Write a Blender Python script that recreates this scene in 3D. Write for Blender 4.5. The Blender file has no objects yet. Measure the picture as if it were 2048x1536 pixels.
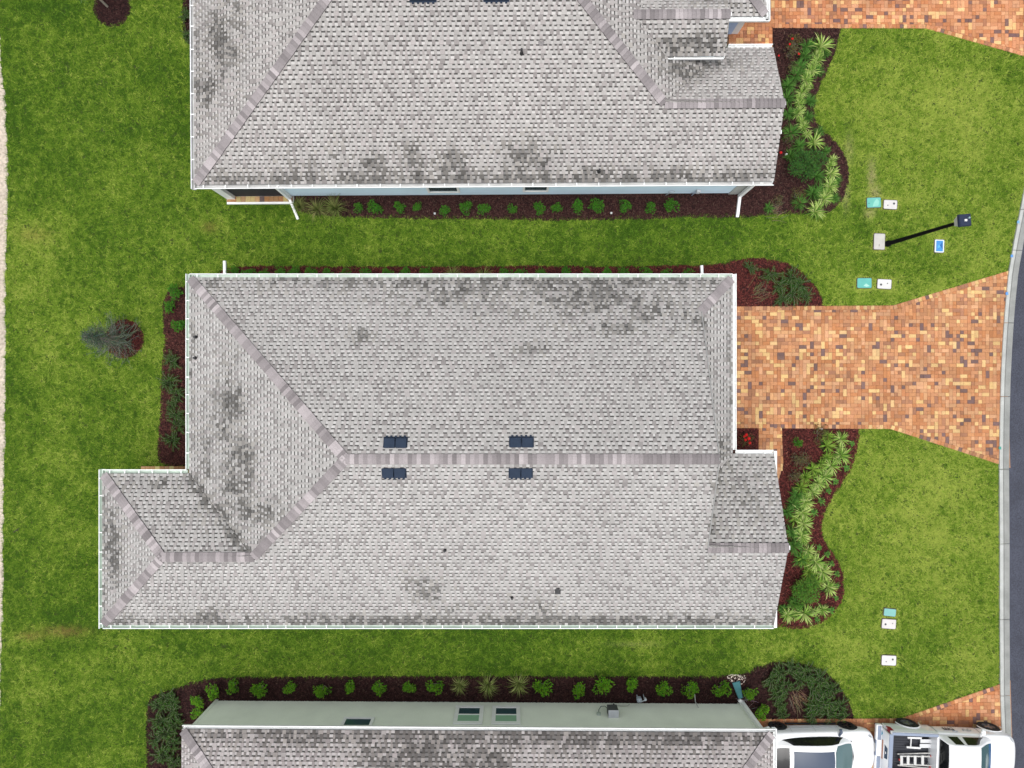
import bpy, bmesh, math, random
import numpy as np
from mathutils import Vector, Matrix, geometry

# ------------------------------------------------------------------ camera, sky, sun, exposure
scene = bpy.context.scene
CAM_H = 27.3
cam_data = bpy.data.cameras.new("camera")
cam_data.lens = 24.0
cam_data.sensor_width = 36.0
cam_data.clip_end = 3000.0
cam = bpy.data.objects.new("camera", cam_data)
cam.location = (0, 0, CAM_H)
cam.rotation_euler = (0, 0, 0)
scene.collection.objects.link(cam)
scene.camera = cam

SUN_EL, SUN_AZ = math.radians(78), math.radians(195)      # azimuth clockwise from +Y
world = bpy.data.worlds.new("World")
scene.world = world
world.use_nodes = True
wn = world.node_tree.nodes; wl = world.node_tree.links
wn.clear()
sky = wn.new('ShaderNodeTexSky'); sky.sky_type = 'NISHITA'; sky.sun_disc = False
sky.sun_elevation = SUN_EL; sky.sun_rotation = SUN_AZ
sky.dust_density = 4.0; sky.air_density = 1.0; sky.ozone_density = 1.0
hs = wn.new('ShaderNodeHueSaturation'); hs.inputs['Saturation'].default_value = 0.22
bg = wn.new('ShaderNodeBackground'); bg.inputs['Strength'].default_value = 0.15
wo = wn.new('ShaderNodeOutputWorld')
wl.new(sky.outputs[0], hs.inputs['Color']); wl.new(hs.outputs[0], bg.inputs['Color']); wl.new(bg.outputs[0], wo.inputs['Surface'])

sun_data = bpy.data.lights.new("sun", 'SUN')
sun_data.energy = 0.5
sun_data.angle = math.radians(40)
sun_data.color = (1.0, 0.97, 0.93)
sun = bpy.data.objects.new("sun", sun_data)
sd = Vector((math.sin(SUN_AZ) * math.cos(SUN_EL), math.cos(SUN_AZ) * math.cos(SUN_EL), math.sin(SUN_EL)))
sun.rotation_euler = sd.to_track_quat('Z', 'Y').to_euler()
sun.location = (0, 0, 60)
scene.collection.objects.link(sun)

scene.view_settings.view_transform = 'Standard'
scene.view_settings.look = 'None'
scene.view_settings.gamma = 1.0
scene.view_settings.exposure = 0.80
scene.view_settings.use_curve_mapping = False

# ------------------------------------------------------------------ helpers
F = 1365.333
rnd = random.Random(7)
rng = np.random.default_rng(11)

def S(z): return F / (CAM_H - z)
def G(px, py, z=0.0):                      # photo pixel at height z -> plan position
    s = S(z); return ((px - 1024) / s, (768 - py) / s)

def link(o):
    scene.collection.objects.link(o); return o

def tag(o, label=None, cat=None, group=None, kind=None):
    if label: o['label'] = label
    if cat: o['category'] = cat
    if group: o['group'] = group
    if kind: o['kind'] = kind
    return o

def empty(name, loc, rz=0.0):
    o = bpy.data.objects.new(name, None); o.location = loc; o.rotation_euler = (0, 0, rz)
    o.empty_display_size = 0.3
    return link(o)

class MB:
    """collects polygons with a colour and a material slot"""
    def __init__(self): self.v = []; self.f = []; self.c = []; self.m = []
    def face(self, pts, col=(1, 1, 1), m=0):
        n = len(self.v); self.v.extend(pts); self.f.append(tuple(range(n, n + len(pts)))); self.c.append(col); self.m.append(m)
    def box(self, x0, y0, z0, x1, y1, z1, col=(1, 1, 1), m=0):
        p = [(x0,y0,z0),(x1,y0,z0),(x1,y1,z0),(x0,y1,z0),(x0,y0,z1),(x1,y0,z1),(x1,y1,z1),(x0,y1,z1)]
        n = len(self.v); self.v.extend(p)
        for q in ((0,3,2,1),(4,5,6,7),(0,1,5,4),(1,2,6,5),(2,3,7,6),(3,0,4,7)):
            self.f.append(tuple(n + i for i in q)); self.c.append(col); self.m.append(m)
    def bar(self, a, b, w, h, col=(1, 1, 1), m=0, up=(0, 0, 1)):
        a = Vector(a); b = Vector(b); d = (b - a).normalized()
        s = d.cross(Vector(up))
        if s.length < 1e-4: s = d.cross(Vector((0, 1, 0)))
        s.normalize(); u = s.cross(d).normalized()
        n = len(self.v)
        for p in (a, b):
            for (i, j) in ((-1,-1),(1,-1),(1,1),(-1,1)):
                self.v.append(tuple(p + s * (i * w / 2) + u * (j * h / 2)))
        for q in ((0,1,2,3),(7,6,5,4),(0,4,5,1),(1,5,6,2),(2,6,7,3),(3,7,4,0)):
            self.f.append(tuple(n + i for i in q)); self.c.append(col); self.m.append(m)
    def tube(self, pts, radii, k=6, col=(1, 1, 1), m=0, caps=True):
        pts = [Vector(p) for p in pts]
        if not hasattr(radii, '__len__'): radii = [radii] * len(pts)
        rings = []
        for i, p in enumerate(pts):
            d = (pts[min(i + 1, len(pts) - 1)] - pts[max(i - 1, 0)]).normalized()
            a = d.cross(Vector((0, 0, 1)))
            if a.length < 1e-3: a = d.cross(Vector((1, 0, 0)))
            a.normalize(); b = d.cross(a)
            n = len(self.v)
            for j in range(k):
                t = 2 * math.pi * j / k
                self.v.append(tuple(p + (a * math.cos(t) + b * math.sin(t)) * radii[i]))
            rings.append(n)
        for r0, r1 in zip(rings, rings[1:]):
            for j in range(k):
                j2 = (j + 1) % k
                self.f.append((r0 + j, r0 + j2, r1 + j2, r1 + j)); self.c.append(col); self.m.append(m)
        if caps:
            self.f.append(tuple(rings[0] + j for j in range(k))[::-1]); self.c.append(col); self.m.append(m)
            self.f.append(tuple(rings[-1] + j for j in range(k))); self.c.append(col); self.m.append(m)
    def mesh(self, name, mats, off=(0, 0, 0), smooth=False):
        me = bpy.data.meshes.new(name)
        v = [(p[0] - off[0], p[1] - off[1], p[2] - off[2]) for p in self.v] if any(off) else self.v
        me.from_pydata(v, [], self.f)
        at = me.attributes.new("Col", 'FLOAT_COLOR', 'FACE')
        c = np.ones((len(self.c), 4), dtype=np.float32); c[:, :3] = np.array(self.c, dtype=np.float32)[:, :3] if self.c else 1
        at.data.foreach_set('color', c.ravel())
        if not isinstance(mats, (list, tuple)): mats = [mats]
        for mt in mats: me.materials.append(mt)
        me.polygons.foreach_set('material_index', self.m)
        if smooth: me.polygons.foreach_set('use_smooth', [True] * len(self.f))
        me.update()
        return me
    def build(self, name, mats, parent=None, off=(0, 0, 0), smooth=False, loc=None):
        o = bpy.data.objects.new(name, self.mesh(name, mats, off, smooth))
        if loc is not None: o.location = loc
        if parent is not None: o.parent = parent
        return link(o)

def bevel(o, w, seg=2, angle=40):
    b = o.modifiers.new('bevel', 'BEVEL'); b.width = w; b.segments = seg; b.limit_method = 'ANGLE'; b.angle_limit = math.radians(angle)
    return o

def bake(o):
    bpy.context.view_layer.update()
    dg = bpy.context.evaluated_depsgraph_get()
    me = bpy.data.meshes.new_from_object(o.evaluated_get(dg))
    o.modifiers.clear(); o.data = me
    return o

# ------------------------------------------------------------------ materials
def material(name, col=(1, 1, 1), rough=0.8, attr=False, n1=None, n2=None, bump=None, metal=0.0, spec=0.5, trans=0.0, coat=0.0, alpha=None):
    """n1/n2 = (scale, amount) brightness variation in object/world space; bump = (scale, strength)"""
    m = bpy.data.materials.new(name); m.use_nodes = True
    nt = m.node_tree; N = nt.nodes; L = nt.links
    b = N['Principled BSDF']
    b.inputs['Roughness'].default_value = rough; b.inputs['Metallic'].default_value = metal
    b.inputs['Specular IOR Level'].default_value = spec
    if coat: b.inputs['Coat Weight'].default_value = coat; b.inputs['Coat Roughness'].default_value = 0.05
    if trans: b.inputs['Transmission Weight'].default_value = trans
    geo = N.new('ShaderNodeNewGeometry')
    if attr:
        a = N.new('ShaderNodeAttribute'); a.attribute_name = 'Col'; out = a.outputs['Color']
        if tuple(col) != (1, 1, 1):
            mx = N.new('ShaderNodeMix'); mx.data_type = 'RGBA'; mx.blend_type = 'MULTIPLY'; mx.inputs[0].default_value = 1
            L.new(out, mx.inputs[6]); mx.inputs[7].default_value = (*col, 1); out = mx.outputs[2]
    else:
        r = N.new('ShaderNodeRGB'); r.outputs[0].default_value = (*col, 1); out = r.outputs[0]
    for q in (n1, n2):
        if q:
            t = N.new('ShaderNodeTexNoise'); t.inputs['Scale'].default_value = q[0]; t.inputs['Detail'].default_value = 4
            L.new(geo.outputs['Position'], t.inputs['Vector'])
            mr = N.new('ShaderNodeMapRange'); mr.inputs['From Min'].default_value = 0.3; mr.inputs['From Max'].default_value = 0.7
            mr.inputs['To Min'].default_value = 1 - q[1]; mr.inputs['To Max'].default_value = 1 + q[1]
            L.new(t.outputs[0], mr.inputs['Value'])
            vm = N.new('ShaderNodeVectorMath'); vm.operation = 'SCALE'
            L.new(out, vm.inputs[0]); L.new(mr.outputs[0], vm.inputs['Scale']); out = vm.outputs[0]
    L.new(out, b.inputs['Base Color'])
    if bump:
        t = N.new('ShaderNodeTexNoise'); t.inputs['Scale'].default_value = bump[0]; t.inputs['Detail'].default_value = 3
        L.new(geo.outputs['Position'], t.inputs['Vector'])
        bp = N.new('ShaderNodeBump'); bp.inputs['Strength'].default_value = bump[1]; bp.inputs['Distance'].default_value = 0.02
        L.new(t.outputs[0], bp.inputs['Height']); L.new(bp.outputs[0], b.inputs['Normal'])
    return m

M_shingle = material('shingle_granules', (.80, .785, .765), rough=0.95, attr=True, n1=(45, 0.10), n2=(0.35, 0.05), spec=0.2)
M_cap = material('ridge_cap_granules', (.86, .85, .84), rough=0.95, attr=True, n1=(30, 0.12), spec=0.2)
M_deck = material('roof_felt', (0.06, 0.06, 0.06), 0.95)
M_white = material('white_trim_paint', (0.80, 0.81, 0.80), 0.45, n1=(3, 0.05))
M_mint = material('gutter_inside', (0.52, 0.60, 0.53), 0.6, n1=(2, 0.12))
M_gutgrey = material('gutter_inside_grey', (0.50, 0.50, 0.49), 0.6, n1=(2, 0.15))
M_sage = material('sage_siding', (0.76, 0.80, 0.70), 0.7, n1=(1.2, 0.05), n2=(30, 0.03))  # this and the pale blue lightened to offset dim light on the walls
M_blue = material('pale_blue_siding', (0.60, 0.76, 0.87), 0.7, n1=(1.2, 0.05))
M_bluepanel = material('blue_wall_panel', (0.42, 0.56, 0.80), 0.5, n1=(1.2, 0.05))  # blue brightened to counter the eave's shade on this face
M_vent = material('roof_vent_metal', (0.022, 0.033, 0.055), 0.85, n1=(6, 0.1), spec=0.15)
M_black = material('black_plastic', (0.012, 0.012, 0.014), 0.6)
M_screen = material('dark_porch_screen', (0.010, 0.012, 0.02), 0.7)
M_paver = material('clay_paver', (.86, .87, .87), rough=0.85, attr=True, n1=(22, 0.14), n2=(0.8, 0.14), bump=(60, 0.3), spec=0.3)
M_sand = material('joint_sand', (0.26, 0.15, 0.09), 0.95, n1=(8, 0.2))
M_mulch = material('bark_mulch', (0.026, 0.011, 0.011), 0.95, n1=(18, 0.5), n2=(1.5, 0.2), bump=(40, 0.8), spec=0.1)
M_chip = material('bark_chip', (.8, .8, .8), rough=0.95, attr=True, spec=0.1)
M_soil = material('lawn_thatch', (0.052, 0.075, 0.020), 1.0, n1=(14, 0.35), n2=(0.5, 0.2), spec=0.05)
M_grass = material('grass_blade', (.88, .88, .88), rough=0.85, attr=True, spec=0.05)
M_leaf = material('leaf', (.84, .84, .84), rough=0.8, attr=True, spec=0.08)
M_concrete = material('kerb_concrete', (0.37, 0.38, 0.36), 0.9, attr=True, n1=(2.2, 0.15), n2=(30, 0.10), bump=(80, 0.3))
M_asphalt = material('asphalt', (0.044, 0.048, 0.066), 0.95, n1=(26, 0.40), n2=(0.8, 0.18), bump=(90, 0.5))
M_path = material('pale_shell_path', (0.42, 0.36, 0.29), 0.95, n1=(9, 0.3), n2=(1.5, 0.15), bump=(30, 0.6))
M_bark = material('grey_bark', (0.17, 0.15, 0.12), 0.9, n1=(20, 0.3))
M_lamp = material('black_lamp_paint', (0.004, 0.004, 0.005), 0.8, spec=0.1)
M_lamptop = material('navy_lamp_top', (0.020, 0.028, 0.055), 0.8, spec=0.2)
M_lampglass = material('frosted_lamp_glass', (0.6, 0.6, 0.62), 0.4)
M_plain = material('painted_part', (.80, .80, .80), rough=0.7, attr=True, n1=(6, 0.06))
M_teal = material('teal_plastic', (0.10, 0.42, 0.36), 0.55, n1=(5, 0.15))
M_carwhite = material('white_car_paint', (0.80, 0.81, 0.82), 0.25, coat=0.6)
M_glassdark = material('dark_car_glass', (0.008, 0.009, 0.010), 0.10, spec=0.45)
M_glassroof = material('tinted_roof_glass', (0.050, 0.068, 0.105), 0.35, spec=0.35)
M_glassteal = material('greenish_windscreen', (0.045, 0.10, 0.105), 0.06, spec=1.0)
M_glassblue = material('blue_reflection_tint', (0.03, 0.09, 0.20), 0.1, spec=0.8)
M_tyre = material('tyre_rubber', (0.012, 0.012, 0.013), 0.8)
M_rimblack = material('dark_alloy', (0.05, 0.048, 0.05), 0.35, metal=0.6)
M_rimsilver = material('silver_alloy', (0.30, 0.31, 0.33), 0.35, metal=0.7)
M_greycap = material('grey_bed_rail_cap', (0.20, 0.24, 0.32), 0.6)
M_liner = material('black_bed_liner', (0.018, 0.020, 0.028), 0.7)
M_red = material('red_lamp_lens', (0.35, 0.01, 0.02), 0.2)
M_alu = material('ladder_aluminium', (0.55, 0.54, 0.52), 0.45, metal=0.3)
M_ink = material('dark_lettering', (0.05, 0.055, 0.065), 0.6)
M_winglass = material('house_window_glass', (0.035, 0.075, 0.085), 0.08, spec=0.8)
M_wingreen = material('window_lower_glass', (0.28, 0.48, 0.33), 0.15, spec=0.8)

def noise2(x, y, cell, seed):
    r = np.random.default_rng(seed).random((256, 256))
    gx = x / cell + 100.3; gy = y / cell + 77.7
    ix = np.floor(gx).astype(int); iy = np.floor(gy).astype(int)
    fx = gx - ix; fy = gy - iy; fx = fx * fx * (3 - 2 * fx); fy = fy * fy * (3 - 2 * fy)
    a = r[ix % 256, iy % 256]; b = r[(ix + 1) % 256, iy % 256]; c = r[ix % 256, (iy + 1) % 256]; d = r[(ix + 1) % 256, (iy + 1) % 256]
    return (a * (1 - fx) + b * fx) * (1 - fy) + (c * (1 - fx) + d * fx) * fy
def fbm(x, y, cell, seed):
    return 0.5 * noise2(x, y, cell, seed) + 0.3 * noise2(x, y, cell / 2.1, seed + 1) + 0.2 * noise2(x, y, cell / 4.3, seed + 2)

_vt = np.random.default_rng(99).random((64, 64)).tolist()
def vn(x, y, cell):
    gx, gy = x / cell + 500.5, y / cell + 500.5; ix, iy = int(gx), int(gy); fx, fy = gx - ix, gy - iy
    a, b, c, d = _vt[ix % 64][iy % 64], _vt[(ix + 1) % 64][iy % 64], _vt[ix % 64][(iy + 1) % 64], _vt[(ix + 1) % 64][(iy + 1) % 64]
    return (a * (1 - fx) + b * fx) * (1 - fy) + (c * (1 - fx) + d * fx) * fy

def inside(poly, X, Y):
    r = np.zeros(X.shape, bool); n = len(poly)
    for i in range(n):
        x0, y0 = poly[i]; x1, y1 = poly[(i + 1) % n]
        if y0 == y1: continue
        c = ((y0 > Y) != (y1 > Y)) & (X < (x1 - x0) * (Y - y0) / (y1 - y0) + x0)
        r ^= c
    return r

def smooth_poly(pts, it=2):
    for _ in range(it):
        q = []
        n = len(pts)
        for i in range(n):
            a = pts[i]; b = pts[(i + 1) % n]
            q.append((a[0] * .78 + b[0] * .22, a[1] * .78 + b[1] * .22)); q.append((a[0] * .22 + b[0] * .78, a[1] * .22 + b[1] * .78))
        pts = q
    return pts

def poly_sheet(name, poly, z, mat, parent=None, thick=0.0):
    bm = bmesh.new()
    vs = [bm.verts.new((p[0], p[1], z)) for p in poly]
    f = bm.faces.new(vs)
    if f.normal.z < 0 or True:
        bm.normal_update()
        if f.normal.z < 0: f.normal_flip()
    if thick:
        r = bmesh.ops.extrude_face_region(bm, geom=[f])
        vv = [g for g in r['geom'] if isinstance(g, bmesh.types.BMVert)]
        bmesh.ops.translate(bm, verts=vv, vec=(0, 0, thick))
        bmesh.ops.delete(bm, geom=[f], context='FACES')
    bmesh.ops.triangulate(bm, faces=bm.faces[:])
    me = bpy.data.meshes.new(name); bm.to_mesh(me); bm.free()
    me.materials.append(mat)
    o = bpy.data.objects.new(name, me)
    if parent: o.parent = parent
    return link(o)

def PX(pts, z=0.0): return [G(a, b, z) for a, b in pts]

# ------------------------------------------------------------------ ground, road, kerb, path
tag(poly_sheet('ground', [(-400, -400), (400, -400), (400, 400), (-400, 400)], 0.0, M_soil), kind='structure')

KERB_L = [(2120, -150), (2092, 50), (2075, 200), (2061, 300), (2049, 365), (2040, 410), (2027, 475), (2015, 542), (2008, 610), (2003, 680), (1999, 760), (1997, 850),
          (1996, 938), (1997, 1087), (1997, 1238), (1998, 1390), (2002, 1500), (2008, 1600), (2018, 1720)]
KERB_W = 21
kerb_world = PX(KERB_L)
road_poly = [G(a + 16, b) for a, b in KERB_L] + [(60, -19), (60, 19)]
road_poly = [(road_poly[0][0] + 0.5, 19)] + road_poly
tag(poly_sheet('road', road_poly, 0.012, M_asphalt), kind='structure')

def on_kerb(py):
    for (a, b), (c, d) in zip(KERB_L, KERB_L[1:]):
        if b <= py <= d: return a + (c - a) * (py - b) / (d - b)
    return KERB_L[-1][0]
kerb = empty('kerb', (*G(1997, 1000), 0)); tag(kerb, kind='structure')
joints = [-150, 0, 146, 292, 420, 501, 646, 793, 938, 1087, 1238, 1390, 1536, 1680]
prof = [(0.0, 0.0), (0.0, 0.085), (0.012, 0.095), (0.125, 0.092), (0.145, 0.072), (0.165, 0.070), (0.18, 0.078), (0.41, 0.040), (0.42, 0.030), (0.42, 0.0)]
for j0, j1 in zip(joints, joints[1:]):
    mb = MB(); n = 6
    ys = [j0 + 0.6 + (j1 - j0 - 1.2) * i / n for i in range(n + 1)]
    rows = []
    for py in ys:
        x, y = G(on_kerb(py), py)
        rows.append([(x + a, y, z) for a, z in prof])
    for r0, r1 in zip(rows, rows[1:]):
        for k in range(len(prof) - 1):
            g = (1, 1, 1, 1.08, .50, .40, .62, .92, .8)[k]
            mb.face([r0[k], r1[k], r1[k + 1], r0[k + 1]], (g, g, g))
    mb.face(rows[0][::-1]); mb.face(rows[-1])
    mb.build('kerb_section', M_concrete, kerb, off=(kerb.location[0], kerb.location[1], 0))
# blue and teal survey paint dabs on the kerb
for (px, py, col, lab) in ((2034, 444, (0.16, 0.36, 0.55), 'pale blue paint dab on the kerb beside the lamp post'),
                      (2022, 512, (0.10, 0.28, 0.60), 'blue paint dab on the kerb just above the middle driveway'),
                      (2013, 587, (0.10, 0.28, 0.60), 'blue paint dab on the kerb within the middle driveway'),
                      (1999, 896, (0.05, 0.28, 0.22), 'teal paint dab on the kerb at the lower end of the middle driveway')):
    x, y = G(on_kerb(py) + 3, py, 0.09)
    mb = MB(); mb.face([(x - .05, y - .05, .0975), (x + .06, y - .06, .0975), (x + .055, y + .06, .0975), (x - .045, y + .055, .0975)], col)
    tag(mb.build('paint_mark', M_plain, None, off=(x, y, 0), loc=(x, y, 0)), lab, 'paint mark', 'survey paint dabs on the kerb')

path_poly = [(-120, -120)] + [(0, 60), (4, 130), (9, 180), (14, 240), (17, 350), (16, 420), (12, 500), (12, 640), (11, 760), (10, 860), (9, 1000), (7, 1100), (6, 1220), (4, 1300), (1, 1345), (0, 1420), (-4, 1700)] + [(-120, 1700)]
path_w = PX(path_poly)
pp = [path_w[0]]
for a, b in zip(path_w[1:], path_w[2:]):
    for i in range(8):
        t = i / 8; pp.append((a[0] + (b[0] - a[0]) * t + (rnd.uniform(-.05, .05) if a[0] > -22 else 0), a[1] + (b[1] - a[1]) * t))
pp.append(path_w[-1])
tag(poly_sheet('path', pp, 0.015, M_path), kind='structure')

# ------------------------------------------------------------------ planting beds
BEDS = {
 'A': [(1530, 40), (1684, 40), (1682, 57), (1672, 95), (1655, 140), (1635, 180), (1626, 215), (1630, 245), (1652, 268), (1678, 292), (1694, 322), (1698, 355), (1690, 392), (1668, 420), (1640, 432),
       (1600, 428), (1560, 428), (1480, 437), (1380, 434), (1300, 438), (1200, 440), (1080, 442), (960, 438), (840, 438), (740, 436), (690, 434), (600, 428), (588, 405), (588, 370), (1470, 360), (1500, 60)],
 'Bt': [(425, 570), (438, 545), (455, 536), (520, 532), (640, 534), (760, 533), (900, 534), (1060, 532), (1200, 534), (1330, 532), (1440, 530), (1475, 520), (1508, 515), (1560, 521), (1598, 540), (1625, 566), (1642, 592), (1644, 612), (1644, 626), (1400, 626), (1400, 575)],
 'Bl': [(400, 572), (350, 574), (328, 592), (326, 640), (330, 680), (324, 740), (322, 820), (318, 880), (315, 934), (420, 934), (420, 572)],
 'Bf': [(1550, 840), (1719, 840), (1717, 858), (1716, 888), (1706, 930), (1684, 966), (1658, 1005), (1644, 1035), (1641, 1070), (1655, 1095), (1676, 1122), (1687, 1152), (1688, 1185), (1676, 1215), (1652, 1240), (1620, 1254), (1590, 1258), (1562, 1252), (1480, 1250), (1480, 960), (1563, 950)],
 'Br': [(1440, 840), (1526, 840), (1526, 960), (1440, 960)],
 'C': [(294, 1700), (293, 1480), (294, 1420), (300, 1390), (350, 1378), (385, 1362), (450, 1354), (560, 1353), (700, 1352), (900, 1352), (1100, 1352), (1300, 1352), (1440, 1352), (1490, 1347), (1515, 1332), (1548, 1322), (1600, 1325), (1648, 1340), (1676, 1368), (1696, 1400), (1708, 1437),
       (1709, 1452), (1470, 1452), (1470, 1420), (430, 1420), (430, 1700)],
 'Al': [(430, -150), (372, -150), (364, -60), (365, 20), (366, 60), (372, 85), (390, 95), (430, 95)],
}
bed_names = {}
bed_polys = {}
for k, p in BEDS.items():
    w = smooth_poly(PX(p), 2)
    # ragged edge
    q = []
    for a, b in zip(w, w[1:] + w[:1]):
        L_ = math.dist(a, b); n = max(1, int(L_ / 0.12))
        for i in range(n):
            t = i / n; q.append((a[0] + (b[0] - a[0]) * t + rnd.uniform(-.03, .03), a[1] + (b[1] - a[1]) * t + rnd.uniform(-.03, .03)))
    bed_polys[k] = q
    tag(poly_sheet('mulch_bed', q, 0.02, M_mulch), kind='structure')
rings = []
for (px, py, r) in ((250, 678, 38), (225, 17, 37)):
    x, y = G(px, py)
    q = [(x + r / 50 * math.cos(t) * (1 + rnd.uniform(-.04, .04)), y + r / 50 * math.sin(t) * (1 + rnd.uniform(-.04, .04))) for t in np.linspace(0, 2 * math.pi, 40)[:-1]]
    rings.append(q); bed_polys['r%d' % px] = q
    tag(poly_sheet('mulch_bed', q, 0.022, M_mulch), kind='structure')

# ------------------------------------------------------------------ paver driveways
PAL = [((.47, .22, .105), 34), ((.43, .18, .078), 20), ((.53, .28, .145), 18), ((.62, .40, .18), 13), ((.33, .155, .085), 9), ((.17, .10, .09), 6)]
PAL_C, PAL_W = zip(*PAL)
def paver_col(shift=1.0):
    c = rnd.choices(PAL_C, PAL_W)[0]; k = rnd.uniform(.88, 1.12)
    return (min(c[0] * k * shift, .8), c[1] * k, c[2] * k * rnd.uniform(.92, 1.05))

def clip(poly, a, b, c):                     # keep a*x+b*y<=c
    out = []; n = len(poly)
    for i in range(n):
        p, q = poly[i], poly[(i + 1) % n]
        dp, dq = a * p[0] + b * p[1] - c, a * q[0] + b * q[1] - c
        if dp <= 0: out.append(p)
        if dp * dq < 0:
            t = dp / (dp - dq); out.append((p[0] + (q[0] - p[0]) * t, p[1] + (q[1] - p[1]) * t))
    return out
def area(p): return 0.5 * abs(sum(p[i][0] * p[(i + 1) % len(p)][1] - p[(i + 1) % len(p)][0] * p[i][1] for i in range(len(p))))

def line_le(p, q, below):                    # half-plane: below the line p->q (p left of q) or above it
    dx, dy = q[0] - p[0], q[1] - p[1]; n = math.hypot(dx, dy); a, b = -dy / n, dx / n
    c = a * p[0] + b * p[1]
    return (a, b, c) if below else (-a, -b, -c)

def paver_mesh(mb, poly, zt, col, off=(0, 0)):
    g = 0.003; ch = 0.005
    cx = sum(p[0] for p in poly) / len(poly); cy = sum(p[1] for p in poly) / len(poly)
    def sh(p, d):
        vx, vy = p[0] - cx, p[1] - cy; l = math.hypot(vx, vy) or 1
        return (cx + vx * max(0, 1 - d * 1.35 / l), cy + vy * max(0, 1 - d * 1.35 / l))
    base = [sh(p, g) for p in poly]; top = [sh(p, g + ch) for p in poly]; n = len(poly)
    mb.face([(x, y, zt) for x, y in top], col)
    for i in range(n):
        j = (i + 1) % n
        mb.face([(*base[i], zt - .006), (*base[j], zt - .006), (*top[j], zt), (*top[i], zt)], col)
        mb.face([(*base[i], zt - .035), (*base[j], zt - .035), (*base[j], zt - .006), (*base[i], zt - .006)], col)

def make_pavers(name, root, x0, x1, y0, y1, planes_at, borders, zt=0.05, cell=0.146, near=None, hide=None, shift=1.0):
    nx = int((x1 - x0) / cell) + 1; ny = int((y1 - y0) / cell) + 1
    occ = np.zeros((nx + 2, ny + 2), bool); out = []
    for i in range(nx):
        for j in range(ny):
            if occ[i, j]: continue
            w = h = 1; r = rnd.random()
            if r < .24 and not occ[i + 1, j] and i + 1 < nx: w = 2
            elif r < .44 and not occ[i, j + 1] and j + 1 < ny: h = 2
            occ[i:i + w, j:j + h] = True
            ax, ay = x0 + i * cell, y0 + j * cell
            # small courses jitter so that no grid runs through
            p = [(ax, ay), (ax + w * cell, ay), (ax + w * cell, ay + h * cell), (ax, ay + h * cell)]
            cxx = ax + w * cell / 2; cyy = ay + h * cell / 2
            for pl in planes_at(cxx, cyy):
                p = clip(p, *pl)
                if len(p) < 3: break
            if len(p) < 3 or area(p) < 0.003: continue
            if hide and hide(cxx, cyy): continue
            out.append(p)
    for (a, b, inward) in borders:           # a single course laid along each straight edge
        d = Vector((b[0] - a[0], b[1] - a[1])); L_ = d.length; d.normalize(); nrm = Vector((-d.y, d.x)) * inward
        n = int(L_ / cell)
        for i in range(n):
            u0 = L_ * i / n; u1 = L_ * (i + 1) / n
            q = [Vector(a) + d * u0, Vector(a) + d * u1, Vector(a) + d * u1 + nrm * .165, Vector(a) + d * u0 + nrm * .165]
            q = [(v.x, v.y) for v in q]
            cx = sum(v[0] for v in q) / 4; cy = sum(v[1] for v in q) / 4
            if hide and hide(cx, cy): continue
            out.append(q if inward > 0 else q[::-1])
    nxp, nyp = near
    out.sort(key=lambda p: (sum(v[0] for v in p) / len(p) - nxp) ** 2 + (sum(v[1] for v in p) / len(p) - nyp) ** 2)
    ox, oy = root.location[0], root.location[1]
    for p in out[:298]:
        mb = MB(); cx = sum(v[0] for v in p) / len(p); cy = sum(v[1] for v in p) / len(p)
        paver_mesh(mb, [(v[0] - cx, v[1] - cy) for v in p], zt + rnd.uniform(-.0015, .0015), paver_col(shift))
        mb.build('paver', M_paver, root, loc=(cx - ox, cy - oy, 0))
    if len(out) > 298:
        mb = MB()
        for p in out[298:]: paver_mesh(mb, p, zt + rnd.uniform(-.0015, .0015), paver_col(shift))
        tag(mb.build('paver_field', M_paver, root, off=(ox, oy, 0)), kind='stuff')

IN = 0.165
kx = lambda py: G(on_kerb(py) + 3, py)
# middle driveway
tB = [G(1466, 613), G(1785, 611), G(2025, 539)]; bB = [G(1466, 856), G(1780, 858), G(2020, 936)]
def shift_line(p, q, d):
    n = Vector((-(q[1] - p[1]), q[0] - p[0])).normalized() * d
    return (p[0] + n.x, p[1] + n.y), (q[0] + n.x, q[1] + n.y)
kerb_planes = []
for (a, b) in zip(KERB_L[6:12], KERB_L[7:13]):
    kerb_planes.append((G(a[0] + 3, a[1]), G(b[0] + 3, b[1])))
def plB(cx, cy):
    r = []
    a, b = (tB[0], tB[1]) if cx < tB[1][0] else (tB[1], tB[2])
    r.append(line_le(*shift_line(a, b, -IN), True))
    a, b = (bB[0], bB[1]) if cx < bB[1][0] else (bB[1], bB[2])
    r.append(line_le(*shift_line(a, b, IN), False))
    return r
def past_kerb(cx, cy):
    py = 768 - cy * 50.0
    return cx > G(on_kerb(min(max(py, -140), 1700)) + 7, 0)[0]
dB = empty('driveway', (*G(1740, 735), 0)); tag(dB, kind='structure')
polyB = [tB[0], bB[0], bB[1], bB[2], G(2012, 700), tB[2], tB[1]]
poly_sheet('sand_bed', [(p[0] - dB.location[0], p[1] - dB.location[1]) for p in polyB], 0.026, M_sand, dB)
make_pavers('driveway', dB, tB[0][0], G(2025, 0)[0], bB[2][1] - .2, tB[2][1] + .2, plB,
            [(tB[0], tB[1], -1), (tB[1], tB[2], -1), (bB[0], bB[1], 1), (bB[1], bB[2], 1)], near=(9.6, 0.6), hide=past_kerb)
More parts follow.
